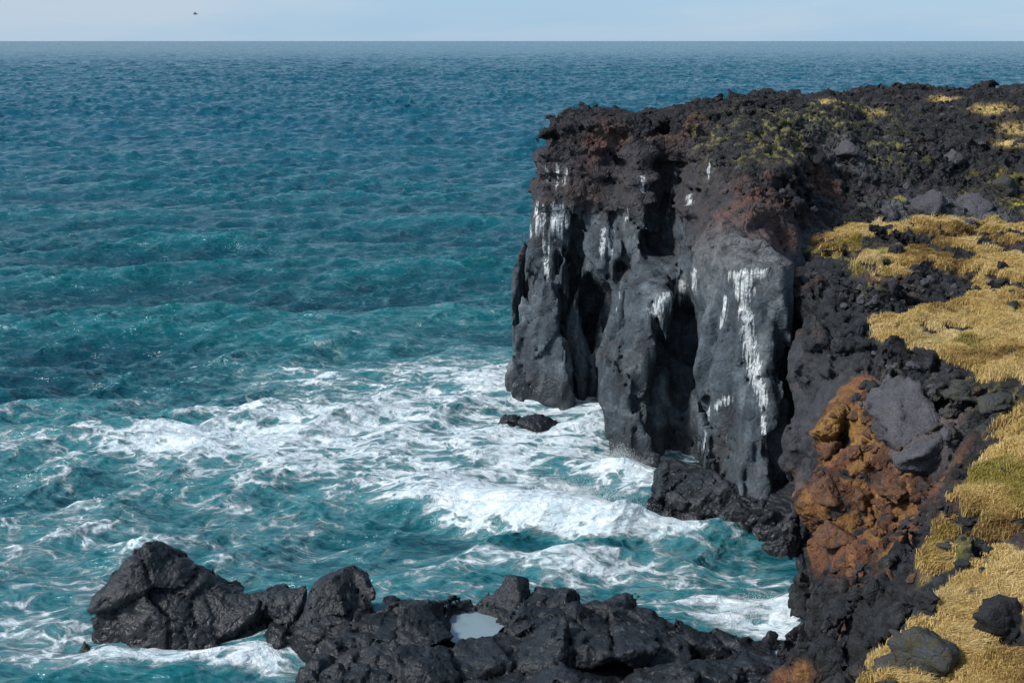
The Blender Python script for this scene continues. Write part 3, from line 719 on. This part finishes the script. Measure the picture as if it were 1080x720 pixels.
# ================================================================== LOOSE BLOCKS
def rock_mesh(seed, sub=4, planes=11):
    r = np.random.default_rng(seed)
    import bmesh
    bm = bmesh.new(); bmesh.ops.create_icosphere(bm, subdivisions=sub, radius=1)
    v = np.array([q.co[:] for q in bm.verts]); fcs = np.array([[q.index for q in p.verts] for p in bm.faces]); bm.free()
    nrm = r.normal(size=(planes, 3)); nrm /= np.linalg.norm(nrm, axis=1, keepdims=True)
    dd = r.uniform(.48, .92, planes)
    dots = v@nrm.T
    rad = np.where(dots > .05, dd[None]/np.maximum(dots, .05), 9).min(1); rad = np.minimum(rad, 1.15)
    v = v*rad[:, None]
    N = v/np.linalg.norm(v, axis=1, keepdims=True); s = seed*3.7
    _, _, cc, kk = worley(v[:, 0]+s, v[:, 1], v[:, 2], 1.5, facet=True); a1, a2, _, k2 = worley(v[:, 0]+s, v[:, 1], v[:, 2], 4.2, facet=True)
    d = .09*fbm(v[:, 0]+s, v[:, 1], v[:, 2], 1.6, 3)+.03*fbm(v[:, 0]+s, v[:, 1], v[:, 2], 5, 3, ridged=True)+.14*kk+.10*(cc-.5)+.05*k2-.04*sstep(.1, 0, a2-a1)
    v = v+N*d[:, None]
    return mesh_np('lava_block', v, fcs, True)
M_BLACK = rock_material('block_black', (.016, .017, .0195), wet=-5, fine=2.2, bump=.05)
M_GREY = rock_material('block_grey', (.062, .061, .069), wet=-5, fine=1.6, bump=.05)
M_MOSSY = rock_material('block_mossy', (.042, .045, .049), wet=-5, fine=2.2, bump=.08, dirty=(.052, .044, .012))
M_RUSTY = rock_material('block_rusty', (.125, .056, .026), wet=-5, fine=2.2, bump=.07, dirty=(.032, .028, .028))
M_PALE = rock_material('block_pale', (.55, .55, .54), wet=-5, fine=2.5, bump=.02)
BM = {}
for mname, mat in (('black', M_BLACK), ('grey', M_GREY), ('mossy', M_MOSSY), ('rusty', M_RUSTY), ('pale', M_PALE)):
    BM[mname] = []
    for k in range(5):
        m = rock_mesh(100+k+len(BM)*10); m.materials.append(mat); BM[mname].append(m)
def block(px, py, wpx, kind, label, ratio=.75, group=None, bvh=None, sink=.25, seed=None, name='boulder'):
    h = hit(bvh or near_bvh, px, py)
    if h is None: return None
    s = wpx/F_PX*(h[1]*ct+(CAM_H-h[2])*st)*.5
    r = random.Random(seed if seed is not None else int(px*31+py))
    o = link(name, r.choice(BM[kind]))
    o.scale = (s, s*r.uniform(.75, 1.05), s*ratio)
    o.rotation_euler = (r.uniform(-.25, .25), r.uniform(-.25, .25), r.uniform(0, 6.28))
    o.location = (h[0], h[1]+s*.35, h[2]+s*ratio*(1-2*sink)*.6)
    tag(o, label, 'rock', group)
    return o
FARB = [
 (985, 224, 46, 'grey', 'broad pale grey boulder at the foot of the far rubble slope, beside the upper terrace', .7),
 (1028, 224, 40, 'grey', 'grey slab under the yellow lichen patch at the foot of the far slope', .8),
 (1062, 205, 34, 'mossy', 'rock with yellow lichen on the far slope near the right edge', .8),
 (940, 228, 26, 'grey', 'smaller grey boulder left of the broad pale one under the far slope', .8),
 (895, 165, 30, 'grey', 'grey boulder jutting from the middle of the far rubble slope', .8),
 (858, 172, 26, 'black', 'black knob of lava on the far slope left of the jutting grey boulder', .9),
 (818, 200, 24, 'black', 'black knob of lava above the rust red ledge of the far wall', .8),
 (1005, 170, 22, 'grey', 'grey boulder high on the far slope right of centre', .8)]
NAMED = [
 (972, 702, 72, 'mossy', 'lumpy mossy lava boulder at the bottom edge where the grass meets the cliff', .85, None, None, .25, 3),
 (990, 716, 50, 'black', 'black rock at the right foot of the lumpy mossy boulder', .8),
 (1062, 672, 74, 'black', 'large black lava boulder in the grass at the right edge, low down', .7, None, None, .25, 5),
 (945, 712, 46, 'mossy', 'smaller mossy rock leaning against the left of the lumpy mossy boulder', .7),
 (1016, 600, 16, 'black', 'upright black stone standing alone in the grass slope', 1.2),
 (1037, 606, 10, 'black', 'small black stone just left of the white stone', 1.1),
 (1043, 613, 11, 'pale', 'little white stone lying in the straw grass', .6),
 (1026, 633, 20, 'black', 'dark stone in the grass below the white stone', .8),
 (1003, 631, 14, 'black', 'dark stone at the end of the short row of stones on the grass edge', .9),
 (1002, 582, 24, 'mossy', 'mossy dark rock at the grass edge above the upright stone', .6),
 (1075, 558, 30, 'black', 'flat black rock sunk in the grass by the right edge, upper slope', .5),
 (1062, 532, 18, 'black', 'half buried rock high in the grass slope', .4),
 (1064, 498, 14, 'black', 'lone half buried dark stone near the top of the grass slope', .5),
 (958, 452, 98, 'grey', 'broad purple grey boulder lodged above the rust scree', .8),
 (988, 488, 74, 'grey', 'tilted grey boulder just below the broad purple one', .7),
 (990, 425, 40, 'black', 'dark boulder perched above the broad purple grey one', .8),
 (1020, 420, 44, 'mossy', 'mossy boulder below the yellow grass terrace', .6),
 (1055, 430, 40, 'mossy', 'low mossy outcrop boulder at the foot of the terrace by the right edge', .5),
 (965, 405, 26, 'black', 'black boulder under the lower grass terrace', .8),
 (943, 395, 22, 'grey', 'small grey boulder on the left below the lower terrace', .8),
 (945, 312, 22, 'black', 'cube like black block in the rubble band between the terraces', .9),
 (925, 318, 14, 'grey', 'grey block left of the cube like one in the rubble band', .9),
 (1057, 287, 16, 'black', 'round dark boulder on the upper terrace beside a tuft of grass', 1.0),
 (968, 290, 16, 'black', 'dark boulder at the front of the upper terrace', .9),
 (985, 280, 12, 'black', 'small dark boulder on the upper terrace near its middle', .9),
 (1063, 350, 18, 'black', 'flat dark stone sunk in the lower terrace grass', .4),
 (1075, 375, 16, 'black', 'dark stone at the right edge of the lower terrace', .7),
 (875, 480, 30, 'rusty', 'dark red boulder at the left of the rust scree', .8),
 (872, 525, 40, 'rusty', 'large blackened red boulder at the outer edge of the rust scree', .8),
 (910, 530, 34, 'rusty', 'orange brown boulder in the middle of the rust scree', .8),
 (880, 572, 46, 'rusty', 'round rust boulder overhanging the dark lower cliff', .7),
 (945, 525, 36, 'rusty', 'rust boulder on the right side of the scree', .7),
 (960, 640, 26, 'black', 'long dark stone at the left end of the short row on the grass edge', .7),
 (982, 634, 20, 'black', 'middle stone of the short row of dark stones on the grass edge', .9),
 (1040, 560, 14, 'black', 'small dark stone in mid slope grass left of the flat black rock', .6),
 (962, 612, 14, 'rusty', 'small orange stone on the dark rock by the grass edge', .9),
]
TURN = {(972, 702): (.5, .35, 2.3), (990, 716): (.1, .5, .3), (1062, 672): (.1, .25, 1.2)}
for a in NAMED:
    o = block(*a)
    if (a[0], a[1]) in TURN and o: o.rotation_euler = TURN[(a[0], a[1])]
for a in FARB: block(*a, bvh=far_bvh)
for k in range(120):   # rubble band between the two terraces and the rocky lip
    u = RNG.random()
    px = RNG.uniform(880, 1075); py = 322-26*RNG.random()-.05*(px-900)+8*math.sin(px*.05)
    block(px, py, RNG.uniform(4, 12), random.choice(['black', 'black', 'black', 'grey']), 'loose black lava block in the rubble band between the two grass terraces', RNG.uniform(.6, 1), 'lava blocks between the terraces', seed=k, name='lava_block')
for k in range(60):
    px = RNG.uniform(905, 1010); py = 375+.45*(px-905)+RNG.uniform(-15, 55)
    block(px, py, RNG.uniform(6, 18), random.choice(['black', 'black', 'grey', 'mossy']), 'loose lava block tumbled below the lower grass terrace', RNG.uniform(.6, 1), 'lava blocks below the lower terrace', seed=k+200, name='lava_block')
for k in range(60):
    t = RNG.random(); px = 865+90*RNG.random(); py = 430+150*RNG.random()
    block(px, py, RNG.uniform(6, 18), 'rusty', 'rust coloured block in the red scree of the near cliff', RNG.uniform(.6, 1), 'rust blocks in the scree', seed=k+400, name='scree_block')
for k in range(80):
    px = RNG.uniform(950, 1078); py = RNG.uniform(490, 715)
    block(px, py, 4+9*RNG.random()**2, 'black', 'small dark stone poking through the grass slope', RNG.uniform(.5, .9), 'small stones in the grass slope', seed=k+600, name='stone')
for k in range(110):
    px = RNG.uniform(760, 1078); py = RNG.uniform(108, 225)
    block(px, py, RNG.uniform(4, 11), random.choice(['black', 'black', 'grey', 'mossy']), 'loose lava block lying on the rubble slope of the far headland', RNG.uniform(.6, 1), 'lava blocks on the far rubble slope', bvh=far_bvh, seed=k+800, name='lava_block')
log('blocks')

# ================================================================== THE SEA
WAVES = []
wr = np.random.default_rng(5)
for k in range(84):
    lam = .55*(30/.55)**(k/83.0)*wr.uniform(.9, 1.1)
    th = -math.pi/2+.30+wr.normal(0, .50 if lam < 8 else .36)
    amp = .0150*lam**(.85 if lam < 5 else .55)*(1.0 if lam < 5 else 1.45)
    WAVES.append((2*math.pi/lam, math.cos(th), math.sin(th), amp*wr.uniform(.6, 1.3), wr.uniform(0, 6.28), lam))
na = 1250
ang = np.concatenate([np.linspace(-62, -27, 60)[:-1], np.linspace(-27, 27, na), np.linspace(27, 62, 60)[1:]])*math.pi/180
D = np.concatenate([CAM_H/np.tan(np.radians(np.concatenate([np.linspace(58, 34, 40)[:-1], np.linspace(34, 11.5, 520)[:-1]]))), np.geomspace(CAM_H/math.tan(math.radians(11.5)), 4200, 900)[:-1], np.geomspace(4200, 60000, 60)])
Rr, Aa = np.meshgrid(D, ang, indexing='ij')
sx = (Rr*np.sin(Aa)).astype(f32); sy = (Rr*np.cos(Aa)).astype(f32)
dr = np.gradient(D)[:, None]
spc = np.maximum(dr*.62, Rr*.0008)
hz = np.zeros_like(sx); dxs = np.zeros_like(sx); dys = np.zeros_like(sx)
# groups: the wind sea is never even
grp = 1+.45*fbm(sx, sy, sx*0, .045, 2, seed=61)
lee = .5+.5*sstep(38, 52, sy)
for kk, cx, cy, a, ph, lam in WAVES:
    att = np.clip(lam/(1.5*spc)-.35, 0, 1)
    if lam < 1.2: att = att*np.clip(1.8-Rr/150, 0, 1)
    att = att*(1+.5*sstep(90, 400, Rr)*(lam < 14))*(1-sstep(600, 3800, Rr)**.7)
    p = kk*(cx*sx+cy*sy)+ph
    am = (a*att*grp*lee).astype(f32)
    hz += am*np.sin(p); c = am*np.cos(p)*.75
    dxs += c*cx; dys += c*cy
def gauss(px, py, rx, ry, rotd=0.0):
    cx, cy = sea_pt(px, py); c, s = math.cos(rotd), math.sin(rotd)
    u = (sx-cx)*c+(sy-cy)*s; v = -(sx-cx)*s+(sy-cy)*c
    return np.exp(-(u/rx)**2-(v/ry)**2)
# the swell that rears and breaks in the cove
crest = gauss(590, 545, 6.0, 1.5, -.30)+.5*gauss(480, 520, 5.0, 2.0, -.1)+.55*gauss(650, 500, 2.5, 1.3, -.5)
hz += 1.45*crest; dys += -.8*gauss(590, 553, 5.5, 1.6, -.3)
hz += .35*gauss(300, 440, 9, 2.0, .1)+.5*gauss(620, 590, 5, 1.2, -.2)+.4*gauss(850, 655, 2.0, .9, -.2)
V = np.stack([sx+dxs, sy+dys, hz], -1).reshape(-1, 3)
nr, nc = sx.shape
ii = (np.arange(nr-1)[:, None]*nc+np.arange(nc-1)[None])
sq = np.stack([ii, ii+1, ii+nc+1, ii+nc], -1).reshape(-1, 4)
me = mesh_np('sea', V, sq)
# how much foam lies where
cov = np.zeros_like(sx)
for px, py, rx, ry, r_, a in (
    (560, 540, 6.5, 2.6, -.25, .55), (500, 510, 7, 3.5, -.1, .38), (620, 545, 3, 1.6, -.3, .45), (690, 500, 4.5, 2.5, -.3, .42), (640, 470, 5, 4, 0, .42), (560, 470, 6, 5, 0, .36),
    (450, 440, 8, 6, .1, .36), (350, 430, 9, 5, .1, .36), (260, 470, 8, 4, .15, .34), (300, 395, 9, 5, .1, .26), (470, 385, 8, 9, 0, .24), (520, 400, 5, 8, 0, .30), (150, 480, 8, 3.5, .1, .22), (430, 350, 9, 9, 0, .12),
    (330, 560, 8, 2.5, .1, .24), (100, 610, 8, 2.2, 0, .26), (40, 650, 5, 3, 0, .3), (200, 695, 4, .8, 0, .36), (100, 690, 5, 1.8, 0, .34), (290, 710, 2, .8, 0, .36), (480, 590, 9, 2.0, -.1, .22), (700, 590, 6, 2.5, -.2, .26),
    (720, 540, 5, 2.5, -.2, .24), (400, 480, 9, 4, .1, .26), (200, 420, 8, 3, .1, .22), (380, 600, 6, 1.5, 0, .22), (600, 600, 6, 2, 0, .24),
    (800, 650, 4.0, 1.6, -.2, .52), (830, 660, 2.4, 1.2, -.2, .5), (845, 690, 1.2, 1.4, 0, .7), (780, 600, 5, 2, -.1, .24), (260, 640, 4, 1.5, 0, .3), (620, 425, 5, 3, 0, .4), (560, 425, 4, 2, 0, .36), (720, 495, 2, 1.2, 0, .5), (0, 560, 8, 4, 0, .12), (60, 440, 8, 4, 0, .14), (0, 470, 7, 4, 0, .18)):
    cov = np.maximum(cov, a*gauss(px, py, rx, ry, r_))+.25*np.minimum(cov, a*gauss(px, py, rx, ry, r_))
cov = np.minimum(cov, .35+.10*crest)
for px, py, rx, ry, a in ((120, 570, 22, 8, .265), (200, 470, 18, 9, .235), (330, 500, 14, 10, .275), (450, 420, 13, 18, .245), (600, 500, 12, 12, .285), (60, 660, 12, 4, .30), (700, 600, 10, 5, .29)): cov = np.maximum(cov, a*gauss(px, py, rx, ry, 0)+.12*(cov-.2))
cov -= .34*gauss(585, 572, 5.5, .9, -.25)+.22*gauss(640, 528, 2.5, .8, -.4)
cov += .10*np.clip(hz, -.3, .8)*np.clip(cov*4, .15, 1)
cov += .13*fbm(sx*.6, sy, sx*0, .16, 3, seed=62)*np.clip(cov*6, .3, 1)
cov += .04*sstep(.15, .6, hz)*sstep(300, 60, Rr)
set_attr(me, 'foam', cov.ravel()); set_attr(me, 'crest', hz.ravel())
m, nt, b = new_mat('sea_water')
Pp = scaled_pos(nt, (1, 1, 1)); Ps = scaled_pos(nt, (.55, 1, 1)); Pl = scaled_pos(nt, (.35, 1, 1))
warp = nd(nt, 'ShaderNodeTexNoise'); nt.links.new(Pp, warp.inputs['Vector']); warp.inputs['Scale'].default_value = .5; warp.inputs['Detail'].default_value = 3
wv = nd(nt, 'ShaderNodeVectorMath', operation='MULTIPLY_ADD'); nt.links.new(warp.outputs[1], wv.inputs[0]); wv.inputs[1].default_value = (1.6, 1.6, 0); nt.links.new(Ps, wv.inputs[2])
vor = nd(nt, 'ShaderNodeTexVoronoi', feature='DISTANCE_TO_EDGE'); nt.links.new(wv.outputs[0], vor.inputs['Vector']); vor.inputs['Scale'].default_value = 1.0
vor2 = nd(nt, 'ShaderNodeTexVoronoi', feature='DISTANCE_TO_EDGE'); nt.links.new(wv.outputs[0], vor2.inputs['Vector']); vor2.inputs['Scale'].default_value = 2.7
nf = noise_n(nt, wv.outputs[0], .75, 10, .76, .2)
lace = math_n(nt, 'ADD', math_n(nt, 'MULTIPLY', mrange(nt, vor.outputs[0], 0, .32, 1, 0), .17), math_n(nt, 'MULTIPLY', mrange(nt, vor2.outputs[0], 0, .3, 1, 0), .12))
tex = math_n(nt, 'ADD', math_n(nt, 'MULTIPLY', nf, 1.0), lace)
fa = attr_n(nt, 'foam').outputs['Fac']
raw = math_n(nt, 'ADD', math_n(nt, 'SUBTRACT', tex, .90), fa)
foam = mrange(nt, raw, .0, .17, 0, 1, True)
veil = mrange(nt, raw, -.25, .25, 0, .55, True)
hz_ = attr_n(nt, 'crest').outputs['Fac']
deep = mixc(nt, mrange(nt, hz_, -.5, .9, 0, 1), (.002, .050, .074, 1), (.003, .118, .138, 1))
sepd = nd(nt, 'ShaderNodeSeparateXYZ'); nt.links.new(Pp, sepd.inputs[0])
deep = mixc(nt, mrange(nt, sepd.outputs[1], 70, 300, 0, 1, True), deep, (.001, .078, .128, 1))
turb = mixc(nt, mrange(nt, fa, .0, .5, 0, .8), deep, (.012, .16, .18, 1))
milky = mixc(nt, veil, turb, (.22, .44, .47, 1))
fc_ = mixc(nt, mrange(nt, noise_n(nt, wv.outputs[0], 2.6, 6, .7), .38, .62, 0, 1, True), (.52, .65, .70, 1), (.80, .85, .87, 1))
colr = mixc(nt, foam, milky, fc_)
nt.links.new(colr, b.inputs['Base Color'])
nt.links.new(mrange(nt, foam, 0, 1, .17, .7), b.inputs['Roughness']); b.inputs['IOR'].default_value = 1.33
sep = nd(nt, 'ShaderNodeSeparateXYZ'); nt.links.new(Pp, sep.inputs[0])
far = mrange(nt, sep.outputs[1], 160, 900, 0, 1, True)
hb = math_n(nt, 'ADD', noise_n(nt, Pl, 2.2, 4, .6), math_n(nt, 'MULTIPLY', noise_n(nt, Pl, .55, 4, .6), 2.0))
hb = math_n(nt, 'ADD', hb, math_n(nt, 'MULTIPLY', foam, math_n(nt, 'MULTIPLY', noise_n(nt, wv.outputs[0], 3.5, 5, .7), .9)))
bp = nd(nt, 'ShaderNodeBump'); bp.inputs['Strength'].default_value = .9; bp.inputs['Distance'].default_value = .26
nt.links.new(hb, bp.inputs['Height'])
# far out the chop is finer than the mesh: scatter the normals themselves
nt.links.new(mrange(nt, far, 0, 1, .5, .10), b.inputs['Specular IOR Level'])
acc = bp.outputs[0]
for sc, k_ in (((.30, .55, 1), .60), ((.05, .10, 1), .45), ((.9, 1.5, 1), .40)):
    no = nd(nt, 'ShaderNodeTexNoise'); nt.links.new(scaled_pos(nt, sc), no.inputs['Vector']); no.inputs['Scale'].default_value = 1; no.inputs['Detail'].default_value = 3
    sb = nd(nt, 'ShaderNodeVectorMath', operation='SUBTRACT'); nt.links.new(no.outputs[1], sb.inputs[0]); sb.inputs[1].default_value = (.5, .5, .5)
    ml = nd(nt, 'ShaderNodeVectorMath', operation='MULTIPLY'); nt.links.new(sb.outputs[0], ml.inputs[0]); ml.inputs[1].default_value = (k_*2, k_*2, 0)
    sl = nd(nt, 'ShaderNodeVectorMath', operation='SCALE'); nt.links.new(ml.outputs[0], sl.inputs[0]); nt.links.new(far, sl.inputs['Scale'])
    ad = nd(nt, 'ShaderNodeVectorMath', operation='ADD'); nt.links.new(acc, ad.inputs[0]); nt.links.new(sl.outputs[0], ad.inputs[1]); acc = ad.outputs[0]
nm_ = nd(nt, 'ShaderNodeVectorMath', operation='NORMALIZE'); nt.links.new(acc, nm_.inputs[0])
nt.links.new(nm_.outputs[0], b.inputs['Normal'])
tag(link('sea', me, m), 'teal sea streaked with white foam', 'sea', kind='structure')
log('sea', len(V))

# spray thrown up where the swell hits rock
def spray(name, label, px, py, n, sxy, szz, zoff, size, seed):
    r = np.random.default_rng(seed); c = sea_pt(px, py)
    p = np.stack([r.normal(c[0], sxy, n), r.normal(c[1], sxy*.35, n), np.abs(r.normal(0, szz, n))+zoff], 1)
    p[:, 2] *= np.exp(-((p[:, 0]-c[0])/(sxy*1.5))**2)
    s = size*r.uniform(.4, 1.3, n)**2
    d = np.array([[1, 0, -.6], [-.5, .87, -.6], [-.5, -.87, -.6], [0, 0, 1]])
    v = (p[:, None]+d[None]*s[:, None, None]).reshape(-1, 3)
    k = np.arange(n)[:, None]*4
    fcs = np.concatenate([k+np.array([t]) for t in ((0, 2, 1), (0, 1, 3), (1, 2, 3), (2, 0, 3))])
    tag(link(name, mesh_np(name, v, fcs, True), M_SPRAY), label, 'spray', kind='stuff')
M_SPRAY, nt, b = new_mat('spray'); b.inputs['Base Color'].default_value = (.8, .85, .87, 1); b.inputs['Roughness'].default_value = .6
spray('spray', 'white spray bursting against the foot of the middle buttress', 655, 486, 7000, .6, .40, .0, .010, 1)
spray('spray', 'white spray where a wave breaks beside the long ledge', 800, 655, 16000, 1.0, .35, .1, .010, 2)
spray('spray', 'spray blown off the breaking crest in the cove', 590, 538, 14000, 2.0, .22, .9, .010, 3)

# ------------------------------------------------------------------ a sea bird, far out and high
bird = bpy.data.objects.new('bird', None); COL.objects.link(bird)
r = ray(206, 15); bird.location = tuple(r*150+np.array([0, 0, CAM_H]))
tag(bird, 'tiny dark sea bird gliding over the horizon', 'bird')
mb, nt, b = new_mat('bird_dark'); b.inputs['Base Color'].default_value = (.04, .04, .045, 1)
prof = [(-.30, .005), (-.22, .05), (-.05, .075), (.12, .07), (.2, .045), (.26, .045), (.32, .012), (.36, .004)]
vb, fb = [], []
for i, (xx, rr) in enumerate(prof):
    for k in range(8): vb.append((xx, rr*math.cos(k*math.pi/4), rr*math.sin(k*math.pi/4)+(.02 if xx > .15 else 0)))
for i in range(len(prof)-1):
    for k in range(8): fb.append((i*8+k, i*8+(k+1) % 8, i*8+8+(k+1) % 8, i*8+8+k))
body = link('body', mesh_np('body', np.array(vb), fb), mb, bird)
for s in (-1, 1):
    wv_ = [(.10, 0, .03), (-.08, 0, .03), (.12, s*.28, .14), (-.05, s*.28, .14), (.0, s*.62, .10), (-.07, s*.60, .10)]
    wv_ = wv_+[(a, b2, c-.015) for a, b2, c in wv_]
    wf = [(0, 2, 3, 1), (2, 4, 5, 3), (6, 7, 9, 8), (8, 9, 11, 10), (0, 6, 8, 2), (2, 8, 10, 4), (1, 3, 9, 7), (3, 5, 11, 9), (4, 10, 11, 5), (0, 1, 7, 6)]
    link('wing', mesh_np('wing', np.array(wv_), wf, False), mb, bird)
bird.rotation_euler = (.25, 0, .5)

# ================================================================== LIGHT, SKY, CAMERA
w = bpy.data.worlds.new('World'); scene.world = w; w.use_nodes = True
nt = w.node_tree; nt.nodes.clear()
out = nd(nt, 'ShaderNodeOutputWorld'); bg = nd(nt, 'ShaderNodeBackground'); nt.links.new(bg.outputs[0], out.inputs[0])
SUN_EL, SUN_AZ = 40, 246      # azimuth clockwise from +Y
sky = nd(nt, 'ShaderNodeTexSky', sky_type='NISHITA'); sky.sun_disc = False
sky.sun_elevation = math.radians(SUN_EL); sky.sun_rotation = math.radians(SUN_AZ)
sky.air_density = 1.0; sky.dust_density = 1.2; sky.ozone_density = 1.5; sky.altitude = 20
tc = nd(nt, 'ShaderNodeTexCoord')
mp_ = nd(nt, 'ShaderNodeMapping'); mp_.inputs['Scale'].default_value = (1.2, 1.2, 9); nt.links.new(tc.outputs['Generated'], mp_.inputs['Vector'])
cl = noise_n(nt, mp_.outputs[0], 2.2, 5, .55, .3)
cloud = mixc(nt, mrange(nt, cl, .35, .7, 0, 1, True), (3.5, 5.5, 7.5, 1), (4.8, 6.0, 7.4, 1))
sz = nd(nt, 'ShaderNodeSeparateXYZ'); nt.links.new(tc.outputs['Generated'], sz.inputs[0])
mixed = mixc(nt, mrange(nt, sz.outputs[2], .03, .55, .82, .30, True), sky.outputs[0], cloud)
nt.links.new(mixed, bg.inputs[0]); bg.inputs[1].default_value = .088
sd = bpy.data.lights.new('sun', 'SUN'); sd.energy = 3.2; sd.angle = math.radians(9); sd.color = (1, .98, .945)
so = bpy.data.objects.new('sun', sd); COL.objects.link(so)
az, el = math.radians(SUN_AZ), math.radians(SUN_EL)
dirv = Vector((math.sin(az)*math.cos(el), math.cos(az)*math.cos(el), math.sin(el)))
so.rotation_euler = (-dirv).to_track_quat('-Z', 'Y').to_euler(); so.location = (-30, -30, 60)

cd = bpy.data.cameras.new('camera'); cd.sensor_width = 36; cd.lens = F_PX/1080*36; cd.clip_end = 200000; cd.clip_start = .5
co = bpy.data.objects.new('camera', cd); COL.objects.link(co); co.location = (0, 0, CAM_H); co.rotation_euler = (math.pi/2-PITCH, 0, 0)
scene.camera = co
scene.render.resolution_x, scene.render.resolution_y = 1024, 682
scene.render.engine = 'CYCLES'
scene.cycles.use_denoising = True
scene.cycles.max_bounces = 5; scene.cycles.diffuse_bounces = 3; scene.cycles.glossy_bounces = 2
vs = scene.view_settings
vs.view_transform = 'Standard'; vs.look = 'None'; vs.exposure = 0.36; vs.gamma = 1.0; vs.use_curve_mapping = False
log('done')
